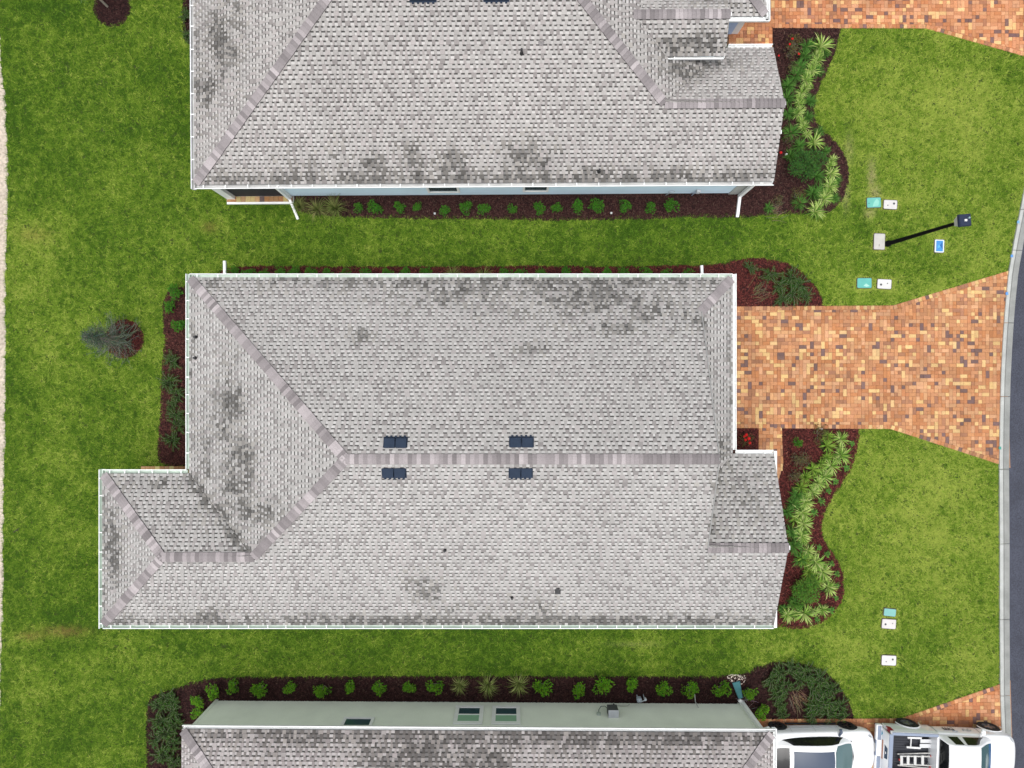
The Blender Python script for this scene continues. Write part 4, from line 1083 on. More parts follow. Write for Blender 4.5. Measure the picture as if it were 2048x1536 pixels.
junipers([(330, 1395, .9), (345, 1402, .7), (318, 1412, .8), (345, 1422, .8), (322, 1440, .9), (350, 1448, .8), (330, 1465, .9), (312, 1480, .7), (345, 1488, .8), (325, 1510, .9), (350, 1525, .8)], 'rear bed of the lower house')
junipers([(345, 720, .8), (338, 765, .9), (355, 790, .8), (350, 830, .7), (358, 850, .8), (345, 880, .8), (340, 812, .5)], 'rear bed of the middle house')
junipers([(372, 30, .6), (374, 70, .6)], 'rear bed of the upper house')
# dry twigs
def twigs(px, py, n, lab, L0=.6, ang=None, col=(.24, .17, .11)):
    x, y = G(px, py, .1); mb = MB()
    for _ in range(n):
        a = rnd.gauss(ang, .35) if ang is not None else rnd.uniform(0, 6.28); l = L0 * rnd.uniform(.5, 1.2); p = Vector((rnd.gauss(0, .15), rnd.gauss(0, .15), .02)); pts = [p]
        for j in range(3):
            a += rnd.uniform(-.25, .25); p = p + Vector((math.cos(a) * l / 3, math.sin(a) * l / 3, rnd.uniform(.0, .05))); pts.append(p)
        mb.tube([tuple(v) for v in pts], [.008, .007, .005, .003], 4, tuple(c * rnd.uniform(.7, 1.3) for c in col), caps=False)
    tag(mb.build('dry_twigs', M_leaf, None, loc=(x, y, .02)), lab, 'dry twigs', kind=None)
twigs(1592, 1393, 34, 'pale dry twigs in the bare centre of the juniper bed', .6, -1.0)
twigs(1512, 588, 26, 'dry bare twigs in the bed above the middle driveway', .6, .5, (.16, .15, .08))
twigs(1486, 1408, 22, 'grey dead twigs by the foot of the lower downspout', .3, None, (.25, .23, .22))
twigs(1548, 424, 26, 'dry straw strands at the lawn edge of the upper bed', .5, .6)

# young tree leaning over its mulch ring
def young_tree(px, py, h, r, lab, n=90, cols=((.085, .12, .085), (.12, .15, .11), (.06, .10, .06)), shape='cone', lean=(0, 0)):
    x, y = G(px, py); e = empty('tree', (x, y, .0)); tag(e, lab, 'tree')
    tk = MB(); tk.tube([(0, 0, 0), (lean[0] * .3, lean[1] * .3, h * .35), (lean[0] * .7, lean[1] * .7, h * .7), (lean[0], lean[1], h)], [.045, .035, .022, .008], 8, (.30, .27, .22)); tk.build('trunk', M_leaf, e)
    br = MB(); fo = MB()
    for i in range(n):
        t = rnd.uniform(.12, .97) ** 1.25 if shape == 'cone' else rnd.uniform(.45, 1)
        a = rnd.uniform(0, 6.283); c = Vector((lean[0] * t, lean[1] * t, h * t))
        L_ = r * ((1.08 - t) if shape == 'cone' else 1) * rnd.uniform(.6, 1.15); d = Vector((math.cos(a), math.sin(a), rnd.uniform(.0, .5)))
        pts = [c]; p = c
        for j in range(4):
            d = (d + Vector((rnd.gauss(0, .28), rnd.gauss(0, .28), rnd.gauss(-.02, .15)))).normalized(); p = p + d * L_ / 4; pts.append(p)
            for _ in range(7):
                q = p + Vector((rnd.gauss(0, .05), rnd.gauss(0, .05), rnd.gauss(0, .04)))
                leaf(fo, q, (rnd.gauss(0, 1), rnd.gauss(0, 1), rnd.gauss(0, .6)), (0, 0, 1), rnd.uniform(.04, .075), rnd.uniform(.012, .022), tuple(x * rnd.uniform(.7, 1.3) for x in rnd.choice(cols)))
        br.tube([tuple(v) for v in pts], [.008, .007, .006, .005, .003], 4, tuple(x * rnd.uniform(.7, 1.2) for x in (.24, .25, .20)), caps=False)
    br.build('branches', M_leaf, e); fo.build('crown', M_leaf, e)
young_tree(250, 682, 2.6, 1.2, 'young grey green tree on a round mulch ring behind the middle house', 210, cols=((.070, .10, .065), (.11, .14, .10), (.035, .06, .035)))
young_tree(216, 14, 2.9, .95, 'young tree on a mulch ring at the top edge, crown out of frame', 70, cols=((.05, .12, .03), (.08, .18, .04)), shape='round', lean=(-.2, .25))

# bark chips on all beds
def scatter_chips():
    V = []; C = []
    cols = np.array([(.085, .030, .026), (.060, .022, .020), (.110, .042, .034), (.040, .018, .016), (.15, .075, .055), (.03, .014, .013)])
    wts = np.array([.28, .25, .17, .2, .03, .07])
    for key, poly in bed_polys.items():
        xs_ = [p[0] for p in poly]; ys_ = [p[1] for p in poly]
        x0, x1, y0, y1 = max(min(xs_), -21), min(max(xs_), 21), max(min(ys_), -16), min(max(ys_), 16)
        n = int((x1 - x0) * (y1 - y0) * 900)
        X = rng.uniform(x0, x1, n); Y = rng.uniform(y0, y1, n); m = inside(poly, X, Y)
        # not beneath the roofs' middles
        m &= ~((X > -11) & (X < 7.2) & (Y > -12 + 3.9) & (Y < 3.3))
        m &= ~((X > -8.5) & (X < 8.9) & (Y > 7.6) & (Y < 12)); m &= ~((X > -11.3) & (X < 9) & (Y < -12.8))
        for dp in (polyA, polyB, polyC, [wb[0], wb[1], wb[2], wb[3], (wb[0][0], -4.0)], [(8.6, 12.6), (G(1541, 0)[0], 12.6), (G(1541, 0)[0], 17), (8.6, 17)]): m &= ~inside(dp, X, Y)
        X, Y = X[m], Y[m]; n = len(X)
        a = rng.uniform(0, 2 * np.pi, n); l = rng.uniform(.02, .055, n); w = rng.uniform(.008, .018, n); z = rng.uniform(.024, .05, n); tz = rng.uniform(-.012, .015, n); rz_ = rng.uniform(-.6, .6, n)
        dx, dy = np.cos(a), np.sin(a)
        q = np.stack([np.stack([X - dx * l / 1 + sx * 0 - dy * w * sy, Y - dy * l + dx * w * sy, z - tz + w * rz_ * sy], 1) if sx < 0 else np.stack([X + dx * l - dy * w * sy, Y + dy * l + dx * w * sy, z + tz + w * rz_ * sy], 1)
                      for sx, sy in ((-1, -1), (1, -1), (1, 1), (-1, 1))], 1)
        V.append(q.reshape(-1, 3)); k = cols[rng.choice(6, n, p=wts)] * rng.uniform(.7, 1.3, (n, 1))
        if key == 'A': k = k * np.array([.78, .95, .98])
        if key in ('C', 'Al', 'r225'): k = k * np.array([.55, .68, .72])
        if key in ('Bt', 'Bf', 'Br', 'r250'): k = k * np.array([1.35, .95, .95])
        C.append(k)
    V = np.concatenate(V); C = np.concatenate(C); n = len(C)
    me = bpy.data.meshes.new('mulch_chips'); me.vertices.add(n * 4); me.vertices.foreach_set('co', V.astype(np.float32).ravel())
    me.loops.add(n * 4); me.loops.foreach_set('vertex_index', np.arange(n * 4, dtype=np.int32)); me.polygons.add(n); me.polygons.foreach_set('loop_start', np.arange(0, n * 4, 4, dtype=np.int32))
    me.update(calc_edges=True)
    at = me.attributes.new('Col', 'FLOAT_COLOR', 'FACE'); at.data.foreach_set('color', np.concatenate([C, np.ones((n, 1))], 1).astype(np.float32).ravel())
    me.materials.append(M_chip); o = link(bpy.data.objects.new('mulch_chips', me)); tag(o, kind='stuff'); print('chips', n)
scatter_chips()

# ------------------------------------------------------------------ lawn of single blades
def scatter_grass(total):
    per = 6; nc = total // per; n = nc * per
    CX = rng.uniform(-21.2, 21.2, nc); CY = rng.uniform(-16.0, 16.0, nc); CA = rng.uniform(0, 2 * np.pi, nc); CK = rng.normal(0, .26, nc)
    off = rng.uniform(-.09, .09, (nc, per)); sidew = rng.normal(0, .014, (nc, per))
    X = (CX[:, None] + np.cos(CA)[:, None] * off - np.sin(CA)[:, None] * sidew).ravel(); Y = (CY[:, None] + np.sin(CA)[:, None] * off + np.cos(CA)[:, None] * sidew).ravel()
    ang = np.repeat(CA, per) + rng.normal(0, .35, n) + np.pi * (rng.random(n) < .5); ck = np.repeat(CK, per)
    RES = 25; gx = np.arange(-21.5, 21.5, 1 / RES); gy = np.arange(-16.5, 16.5, 1 / RES); GX, GY = np.meshgrid(gx, gy, indexing='ij')
    ok = np.ones(GX.shape, bool)
    for p in NO_GRASS: ok &= ~inside(p, GX, GY)
    ok &= ~((GX > -14.0) & (GX < 9.0) & (GY > -8.0) & (GY < 3.0) & ~((GX < -11.2) & (GY > -3.9)))
    ok &= ~((GX > -11) & (GX < 9) & (GY > 7.4)); ok &= ~((GX > -11.5) & (GX < 9.2) & (GY < -12.6))
    for (px, py, w, h) in COVERS: 
        cx, cy = G(px, py); ok &= ~((abs(GX - cx) < w / 100 - .035) & (abs(GY - cy) < h / 100 - .035))
    jx = X + rng.normal(0, .025, n); jy = Y + rng.normal(0, .025, n)
    ii = np.clip(((jx + 21.5) * RES).astype(int), 0, ok.shape[0] - 1); jj = np.clip(((jy + 16.5) * RES).astype(int), 0, ok.shape[1] - 1)
    m = ok[ii, jj]; X, Y, ang, ck = X[m], Y[m], ang[m], ck[m]; n = len(X)
    big = fbm(X, Y, 4.5, 1); med = fbm(X, Y, 1.1, 5); fine = fbm(X, Y, .15, 9); streak = fbm(X * .35, Y, .9, 15)
    # yellower patches seen in the photo (px, py, rx, ry, amount)
    yel = np.zeros(n)
    for (px, py, rx, ry, a) in ((60, 470, 60, 30, .9), (110, 700, 60, 120, .6), (60, 600, 60, 120, .45), (300, 740, 30, 120, .45), (300, 900, 25, 40, .4), (100, 1080, 60, 60, .55), (90, 1270, 90, 22, .8), (110, 1370, 90, 60, .5), (420, 460, 50, 25, .4), (280, 1330, 90, 60, .4), (60, 1350, 30, 200, .35),
                            (1900, 200, 160, 120, .55), (1850, 400, 150, 100, .4), (1740, 380, 20, 35, .9), (1860, 590, 60, 30, .55), (1960, 480, 60, 60, .4), (1690, 580, 40, 30, .5), (1850, 1090, 90, 120, .6), (1700, 1300, 60, 60, .4), (1940, 1330, 60, 90, .45), (1300, 1290, 300, 20, .35), (1560, 1290, 60, 30, .3), (1640, 440, 90, 20, .35), (700, 460, 120, 20, .2), (370, 50, 8, 50, .8)):
        cx, cy = G(px, py); yel = np.maximum(yel, a * np.exp(-(((X - cx) / (rx / 50)) ** 2 + ((Y - cy) / (ry / 50)) ** 2)))
    front = np.clip((X - 9) / 4, 0, 1)
    side = ((X > -10) & (X < 9) & (Y < 7.6)).astype(float)  # side-yard blades get a darker green for the shade between houses
    k = .27 + .42 * (big - .5) + .40 * (med - .5) + .25 * (streak - .5) + .50 * yel * (.5 + med) + .24 * front - .06 * side + .75 * (fine - .5) + ck + rng.normal(0, .10, n)
    for (px, py, w_, h_) in COVERS:
        cx, cy = G(px, py); dd = np.maximum(abs(X - cx) - w_ / 100, abs(Y - cy) - h_ / 100); k = k + .9 * ((dd < .10) & (rng.random(n) < .65))
    k = np.clip(k, 0, 1)[:, None]
    dark = np.array([.040, .098, .010]); midc = np.array([.142, .245, .020]); pale = np.array([.33, .40, .07])
    C = np.where(k < .5, dark + (midc - dark) * k * 2, midc + (pale - midc) * (k - .5) * 2)
    # worn, reddish thatch
    for (px, py, rx, ry, a) in ((60, 1272, 25, 8, .5), (130, 1262, 45, 10, .55), (1742, 350, 7, 28, .8), (1750, 385, 10, 14, .7), (1738, 428, 10, 10, .6), (1697, 300, 8, 30, .4), (1690, 390, 8, 30, .45), (70, 470, 30, 14, .3), (420, 455, 16, 10, .4), (1270, 1288, 50, 4, .3)):
        cx, cy = G(px, py); g = a * np.exp(-(((X - cx) / (rx / 50)) ** 2 + ((Y - cy) / (ry / 50)) ** 2)) * (rng.random(n) < .8)
        C = C * (1 - g[:, None]) + (np.array([.30, .15, .07]) if px < 1000 else np.array([.42, .36, .18])) * g[:, None]
    C *= rng.uniform(.75, 1.25, (n, 1))
    a = ang; l = rng.uniform(.09, .19, n); w = rng.uniform(.007, .014, n); e = rng.uniform(.15, .85, n)
    dx, dy = np.cos(a), np.sin(a); z0 = rng.uniform(.0, .02, n)
    tip = np.stack([X + dx * l * np.cos(e), Y + dy * l * np.cos(e), z0 + l * np.sin(e) * .55 + .005], 1)
    b0 = np.stack([X - dy * w, Y + dx * w, z0], 1); b1 = np.stack([X + dy * w, Y - dx * w, z0], 1)
    V = np.stack([b0, b1, tip], 1).reshape(-1, 3)
    me = bpy.data.meshes.new('lawn_grass'); me.vertices.add(n * 3); me.vertices.foreach_set('co', V.astype(np.float32).ravel())
    me.loops.add(n * 3); me.loops.foreach_set('vertex_index', np.arange(n * 3, dtype=np.int32)); me.polygons.add(n); me.polygons.foreach_set('loop_start', np.arange(0, n * 3, 3, dtype=np.int32))
    me.update(calc_edges=True)
    at = me.attributes.new('Col', 'FLOAT_COLOR', 'FACE'); at.data.foreach_set('color', np.concatenate([np.clip(C, 0, 1), np.ones((n, 1))], 1).astype(np.float32).ravel())
    me.materials.append(M_grass); o = link(bpy.data.objects.new('lawn_grass', me)); tag(o, kind='stuff'); print('blades', n)
COVERS = [(1748, 405, 28, 20), (1781, 409, 27, 19), (1759, 483, 22, 33), (1879, 492, 19, 26), (1729, 566, 29, 20), (1769, 568, 28, 19), (1780, 1225, 24, 16), (1778, 1248, 29, 20), (1778, 1321, 29, 20)]
scatter_grass(2900000)

# ------------------------------------------------------------------ things on the lawn
def rounded_rect(w, h, r, k=4):
    pts = []
    for (cx, cy, a0) in ((w / 2 - r, h / 2 - r, 0), (-w / 2 + r, h / 2 - r, 90), (-w / 2 + r, -h / 2 + r, 180), (w / 2 - r, -h / 2 + r, 270)):
        for i in range(k + 1):
            a = math.radians(a0 + 90 * i / k); pts.append((cx + r * math.cos(a), cy + r * math.sin(a)))
    return pts
def slab(mb, pts, z0, z1, col, ch=.008):
    n = len(pts); cx = 0; cy = 0
    top = [(x * (1 - ch * 4), y * (1 - ch * 4), z1) for x, y in pts]
    mb.face(top, col)
    for i in range(n):
        j = (i + 1) % n
        mb.face([(*pts[i], z1 - ch), (*pts[j], z1 - ch), top[j], top[i]], col); mb.face([(*pts[i], z0), (*pts[j], z0), (*pts[j], z1 - ch), (*pts[i], z1 - ch)], col)
def cover(px, py, w, h, col, lab, rot=0, holes=(), mark=None, inner=None):
    x, y = G(px, py, .08); e = empty('utility_cover', (x, y, 0), math.radians(rot)); tag(e, lab, 'utility cover')
    w /= 50; h /= 50
    mb = MB(); slab(mb, rounded_rect(w + .03, h + .03, .05), 0, .070, (.10, .08, .06)); mb.build('box_rim', M_plain, e)
    mb = MB(); slab(mb, rounded_rect(w - .01, h - .01, .045), .03, .085, col); mb.build('lid', M_plain, e)
    for (hx, hy, r) in holes:
        mb = MB(); mb.face([(hx * w + r * math.cos(a), hy * h + r * math.sin(a), .0875) for a in np.linspace(0, 6.283, 13)[:-1]], (.03, .035, .04)); mb.face([(hx * w + r * .6 * math.cos(a), hy * h + r * .6 * math.sin(a), .089) for a in np.linspace(0, 6.283, 13)[:-1]], (.08, .085, .09)); mb.build('reader_port', M_plain, e)
    if mark:
        for pts, c in mark:
            mb = MB(); mb.face([(a * w, b * h, .0878) for a, b in pts], c); mb.build('lid_marking', M_plain, e)
    if inner:
        mb = MB(); slab(mb, rounded_rect(w * .72, h * .82, .02), .08, .092, inner); mb.build('lid_panel', M_plain, e)
TEAL = (.13, .46, .38); WH = (.64, .62, .60)
cover(1748, 405, 28, 20, TEAL, 'light teal utility cover beside a white one, farthest up the lawn', 2, mark=[([(-.1, -.4), (.28, -.35), (.38, .1), (.2, .38), (-.02, .0)], (.26, .60, .50)), ([(-.42, -.1), (-.3, -.1), (-.3, -.02), (-.42, -.02)], (.05, .22, .2))])
cover(1781, 409, 27, 18, WH, 'white utility cover touching the upper teal one, with two black ports', -3, holes=((.25, .12, .045), (-.2, -.1, .025)))
cover(1759, 483, 22, 32, (.55, .53, .49), 'grey concrete utility cover at the foot of the lamp post', -2, mark=[([(-.05, -.3), (.0, -.3), (.0, -.16), (-.05, -.16)], (.15, .13, .12))])
cover(1879, 492, 19, 26, (.70, .76, .80), 'white rimmed utility cover with a blue panel below the lamp head', -2, inner=(.05, .26, .60), mark=None)
x, y = G(1879, 492, .08)
mb = MB(); mb.face([(.0, .02, .0952), (.1, .16, .0952), (.12, -.12, .0952)], (.015, .12, .36)); mb.face([(-.08, -.02, .0952), (-.02, .06, .0952), (.03, -.04, .0952), (-.08, -.10, .0952)], (.10, .42, .70))
mb.build('lid_marking', M_plain, [o for o in bpy.data.objects if o.name.startswith('utility_cover')][-1] if False else bpy.data.objects['utility_cover.003'])
cover(1729, 566, 29, 20, (.11, .44, .38), 'deep teal utility cover above the middle driveway', 0, mark=[([(-.08, -.28), (.12, -.38), (.36, -.30), (.1, -.05)], (.36, .66, .56))])
cover(1769, 568, 28, 19, (.66, .66, .64), 'white utility cover beside the deep teal one above the driveway', -3, holes=((-.25, -.08, .045), (.2, .08, .025)))
cover(1780, 1225, 24, 15, (.20, .46, .42), 'small pale teal utility cover directly above a white one', -6)
cover(1778, 1248, 28, 19, (.66, .62, .60), 'pinkish white utility cover just below the small teal one', -4, holes=((-.25, -.05, .042), (.25, .08, .022)))
cover(1778, 1321, 29, 20, (.68, .66, .64), 'white utility cover alone on the lower lawn', -2, holes=((.25, .12, .040), (-.2, -.12, .025)))

# lamp post
x0, y0 = G(1774, 488); xt, yt = G(1914, 446, 4.05)
lamp = empty('street_lamp', (x0, y0, 0)); tag(lamp, 'tall black street lamp with a square navy head on the front lawn', 'street lamp')
lx, ly = xt - x0, yt - y0
def lp(t): return (lx * t, ly * t, 4.05 * t)
mb = MB(); mb.tube([(0, 0, 0), (0, 0, .12), (.0, 0, .16)], [.13, .12, .085], 14); mb.build('base', M_lamp, lamp)
mb = MB(); mb.tube([lp(.02), lp(.5), lp(1)], [.085, .068, .058], 14); mb.build('pole', M_lamp, lamp, smooth=False)
hx, hy = G(1931, 439.5, 4.62); hx -= x0; hy -= y0
rz_ = Matrix.Rotation(math.radians(5), 3, 'Z')
def sq(cx, cy, z, a): return [tuple(Vector((cx, cy, z)) + rz_ @ Vector((i * a, j * a, 0))) for i, j in ((-1, -1), (1, -1), (1, 1), (-1, 1))]
mb = MB(); b = sq(lx, ly, 4.05, .10); t = sq(hx, hy, 4.52, .185)
for i in range(4): mb.face([b[i], b[(i + 1) % 4], t[(i + 1) % 4], t[i]])
mb.face(b[::-1]); mb.build('lamp_glass', M_lampglass, lamp)
mb = MB(); t0 = sq(hx, hy, 4.515, .205); t1 = sq(hx, hy, 4.60, .195); t2 = sq(hx, hy, 4.625, .17)
mb.face(t0[::-1]); mb.face(t2)
for p, q in ((t0, t1), (t1, t2)):
    for i in range(4): mb.face([p[i], p[(i + 1) % 4], q[(i + 1) % 4], q[i]])
mb.build('lamp_head', M_lamptop, lamp)
mb = MB(); mb.box(hx - .045, hy - .055, 4.62, hx + .03, hy + .015, 4.665, (.75, .76, .78)); mb.build('sensor_block', M_plain, lamp)
mb = MB(); mb.tube([(hx + .10, hy + .06, 4.62), (hx + .10, hy + .06, 4.68)], .032, 10, (.25, .36, .38)); mb.build('photocell', M_plain, lamp)

# teal downspout extension on washed sand, gas meter
sandp = [(1452, 1352), (1462, 1347), (1480, 1349), (1492, 1350), (1490, 1362), (1482, 1370), (1470, 1366), (1458, 1362)]
tag(poly_sheet('sand', smooth_poly(PX(sandp), 2), .030, material('washed_sand', (.62, .54, .46), .95, n1=(12, .25), n2=(3, .1))), kind='structure')
ex = empty('splash_block', (*G(1475, 1380), 0)); tag(ex, 'dark teal tapered downspout extension below the lower house corner', 'downspout extension')
p0 = Vector((*G(1472, 1364, .08), .06)); p1 = Vector((*G(1480, 1395, .08), .12)); o_ = Vector((*G(1475, 1380), 0))
mb = MB(); d = (p1 - p0).normalized(); s = Vector((-d.y, d.x, 0))
for k, m_ in ((-1, 1), (1, 1)):
    a, b = p0 + s * .15 * k - o_, p1 + s * .075 * k - o_
    mb.bar(tuple(a), tuple(b), .02, .09, (.035, .155, .17))
mb.face([tuple(p0 - s * .15 - o_), tuple(p0 + s * .15 - o_), tuple(p1 + s * .075 - o_), tuple(p1 - s * .075 - o_)], (.05, .20, .22))
mb.face([tuple(p0 - s * .15 - o_ + Vector((0, 0, .045))), tuple(p0 + s * .15 - o_ + Vector((0, 0, .045))), tuple(p1 + s * .075 - o_ + Vector((0, 0, .045))), tuple(p1 - s * .075 - o_ + Vector((0, 0, .045)))], (.05, .21, .23))
mb.build('channel', M_plain, ex)
gm = empty('gas_meter', (*G(1279, 1396, .3), 0)); tag(gm, 'small grey gas meter with pipes against the sage wall', 'gas meter')
mb = MB(); mb.box(-.12, -.10, .25, .06, .06, .50, (.42, .48, .55)); o = mb.build('body', M_plain, gm); bevel(o, .03, 2)
mb = MB(); mb.tube([(-.06, .0, .05), (-.06, .0, .55), (-.06, .04, .62)], .022, 8, (.55, .6, .66)); mb.tube([(.0, .0, .5), (.02, .0, .60), (.16, .02, .55), (.20, .02, .02)], .020, 8, (.50, .55, .60)); mb.tube([(.20, .02, .38), (.20, .02, .5)], .05, 10, (.6, .64, .68)); mb.build('pipe', M_plain, gm)
# short garden lights and tags
for (px, py, lab) in ((870, 428, 'tiny white tag in the mulch near the middle shrubs'), (1222, 427, 'tiny pale tag in the mulch toward the street end shrubs'), (1571, 310, 'small white tag in the mulch beside the upper gable')):
    x, y = G(px, py); mb = MB(); mb.box(-.035, -.03, 0, .035, .03, .09, (.75, .76, .78)); mb.box(-.006, -.006, -.02, .006, .006, .01, (.3, .3, .3)); tag(mb.build('plant_tag', M_plain, None, loc=(x, y, .03)), lab, 'plant tag')
x, y = G(1640, 858); mb = MB(); mb.box(-.07, -.02, 0, .07, .02, .05, (.75, .78, .80)); mb.box(-.03, -.03, 0, .03, -.02, .04, (.6, .6, .6)); tag(mb.build('edge_light', M_plain, None, loc=(x, y, .04)), 'small white path light at the driveway edge of the middle bed', 'path light')
x, y = G(35, 1060); mb = MB(); mb.tube([(-.12, -.08, .06), (0, 0, .08), (.14, .1, .07)], [.015, .02, .008], 5, (.05, .035, .02)); mb.tube([(0, 0, .08), (.1, -.02, .07)], [.012, .006], 4, (.05, .035, .02)); tag(mb.build('stick', M_plain, None, loc=(x, y, 0)), 'short dark stick lying on the rear lawn', 'stick')
# ------------------------------------------------------------------ vehicles
def interp(tab, x, k):
    if x <= tab[0][0]: return tab[0][k]
    for a, b in zip(tab, tab[1:]):
        if x <= b[0]:
            t = (x - a[0]) / (b[0] - a[0]); return a[k] + (b[k] - a[k]) * t
    return tab[-1][k]
def cr(tab, x, k):
    """smooth (Catmull-Rom) interpolation of a table"""
    if x <= tab[0][0]: return tab[0][k]
    if x >= tab[-1][0]: return tab[-1][k]
    for i in range(len(tab) - 1):
        if x <= tab[i + 1][0]:
            p1, p2 = tab[i], tab[i + 1]; p0 = tab[max(i - 1, 0)]; p3 = tab[min(i + 2, len(tab) - 1)]
            h = p2[0] - p1[0]; t = (x - p1[0]) / h
            m1 = (p2[k] - p0[k]) / max(p2[0] - p0[0], 1e-6) * h; m2 = (p3[k] - p1[k]) / max(p3[0] - p1[0], 1e-6) * h
            return (2 * t**3 - 3 * t**2 + 1) * p1[k] + (t**3 - 2 * t**2 + t) * m1 + (-2 * t**3 + 3 * t**2) * p2[k] + (t**3 - t**2) * m2
def body_loft(name, st, parent, mat, sub=2):
    mb = MB(); rows = []
    for (x, w, zb, zs, zt) in st:
        half = [(w * .90, zb), (w * .985, zb + .10), (w, zb + (zs - zb) * .5), (w * .985, zs - .08), (w * .93, zs), (w * .74, zs + .65 * (zt - zs)), (w * .38, zt - .008), (0, zt)]
        rows.append([(x, y, z) for y, z in half] + [(x, -y, z) for y, z in half[-2::-1]])
    n = len(rows[0])
    for r in rows: mb.v.extend(r)
    for i in range(len(rows) - 1):
        for j in range(n - 1):
            mb.f.append((i * n + j, (i + 1) * n + j, (i + 1) * n + j + 1, i * n + j + 1)); mb.c.append((1, 1, 1)); mb.m.append(0)
        mb.f.append((i * n, i * n + n - 1, (i + 1) * n + n - 1, (i + 1) * n)); mb.c.append((1, 1, 1)); mb.m.append(0)
    mb.f.append(tuple(range(n))); mb.f.append(tuple((len(rows) - 1) * n + j for j in range(n))[::-1]); mb.c += [(1, 1, 1)] * 2; mb.m += [0, 0]
    o = mb.build(name, [mat, M_black], parent, smooth=True)
    bm = bmesh.new(); bm.from_mesh(o.data); bmesh.ops.recalc_face_normals(bm, faces=bm.faces[:]); bm.to_mesh(o.data); bm.free()
    s = o.modifiers.new('s', 'SUBSURF'); s.levels = sub; s.render_levels = sub
    return bake(o)
def cut_wheels(o, spots, r, w=.32):
    """round wheel housings cut out of the body side"""
    for (x, y, z) in spots:
        me = bpy.data.meshes.new('cut'); bm = bmesh.new()
        bmesh.ops.create_cone(bm, cap_ends=True, segments=40, radius1=r, radius2=r, depth=w * 2, matrix=Matrix.Translation((x, y, z)) @ Matrix.Rotation(math.pi / 2, 4, 'X'))
        bm.to_mesh(me); bm.free(); me.materials.append(M_carwhite); me.materials.append(M_black)
        for p in me.polygons: p.material_index = 1
        c = link(bpy.data.objects.new('cut', me)); par = o.parent; o.parent = None
        b = o.modifiers.new('b', 'BOOLEAN'); b.object = c; b.operation = 'DIFFERENCE'; b.solver = 'EXACT'
        bake(o); o.parent = par; bpy.data.objects.remove(c); bpy.data.meshes.remove(me)
def wheel(root, x, y, r, w, rim_mat, spokes, side):
    e = empty('wheel', (x, y, r)); e.parent = root
    mb = MB(); N = 36; prof = [(r * .58, -w / 2), (r * .93, -w / 2), (r, -w * .38), (r, w * .38), (r * .93, w / 2), (r * .58, w / 2)]
    for i in range(N):
        a0, a1 = 2 * math.pi * i / N, 2 * math.pi * (i + 1) / N
        for (ra, ya), (rb, yb) in zip(prof, prof[1:]):
            mb.face([(ra * math.cos(a0), ya, ra * math.sin(a0)), (ra * math.cos(a1), ya, ra * math.sin(a1)), (rb * math.cos(a1), yb, rb * math.sin(a1)), (rb * math.cos(a0), yb, rb * math.sin(a0))])
    mb.build('tyre', M_tyre, e, smooth=False)
    mb = MB(); yo = side * w * .42
    for i in range(N):
        a0, a1 = 2 * math.pi * i / N, 2 * math.pi * (i + 1) / N
        for (ra, ya), (rb, yb) in (((r * .60, yo), (r * .56, yo)), ((r * .56, yo), (r * .53, -side * w * .2))):
            mb.face([(ra * math.cos(a0), ya, ra * math.sin(a0)), (ra * math.cos(a1), ya, ra * math.sin(a1)), (rb * math.cos(a1), yb, rb * math.sin(a1)), (rb * math.cos(a0), yb, rb * math.sin(a0))])
    for i in range(spokes):
        a = 2 * math.pi * i / spokes + .3
        mb.bar((.05 * math.cos(a), yo * .85, .05 * math.sin(a)), (r * .56 * math.cos(a), yo * .97, r * .56 * math.sin(a)), .055 if spokes < 8 else .035, .03, up=(0, 1, 0))
    mb.tube([(0, yo * .5, 0), (0, yo * 1.0, 0)], [.075, .06], 12)
    mb.build('rim', rim_mat, e)
    mb = MB(); mb.tube([(0, -side * w * .1, 0), (0, -side * w * .15, 0)], r * .6, 20); mb.build('brake_disc', M_black, e)
    return e
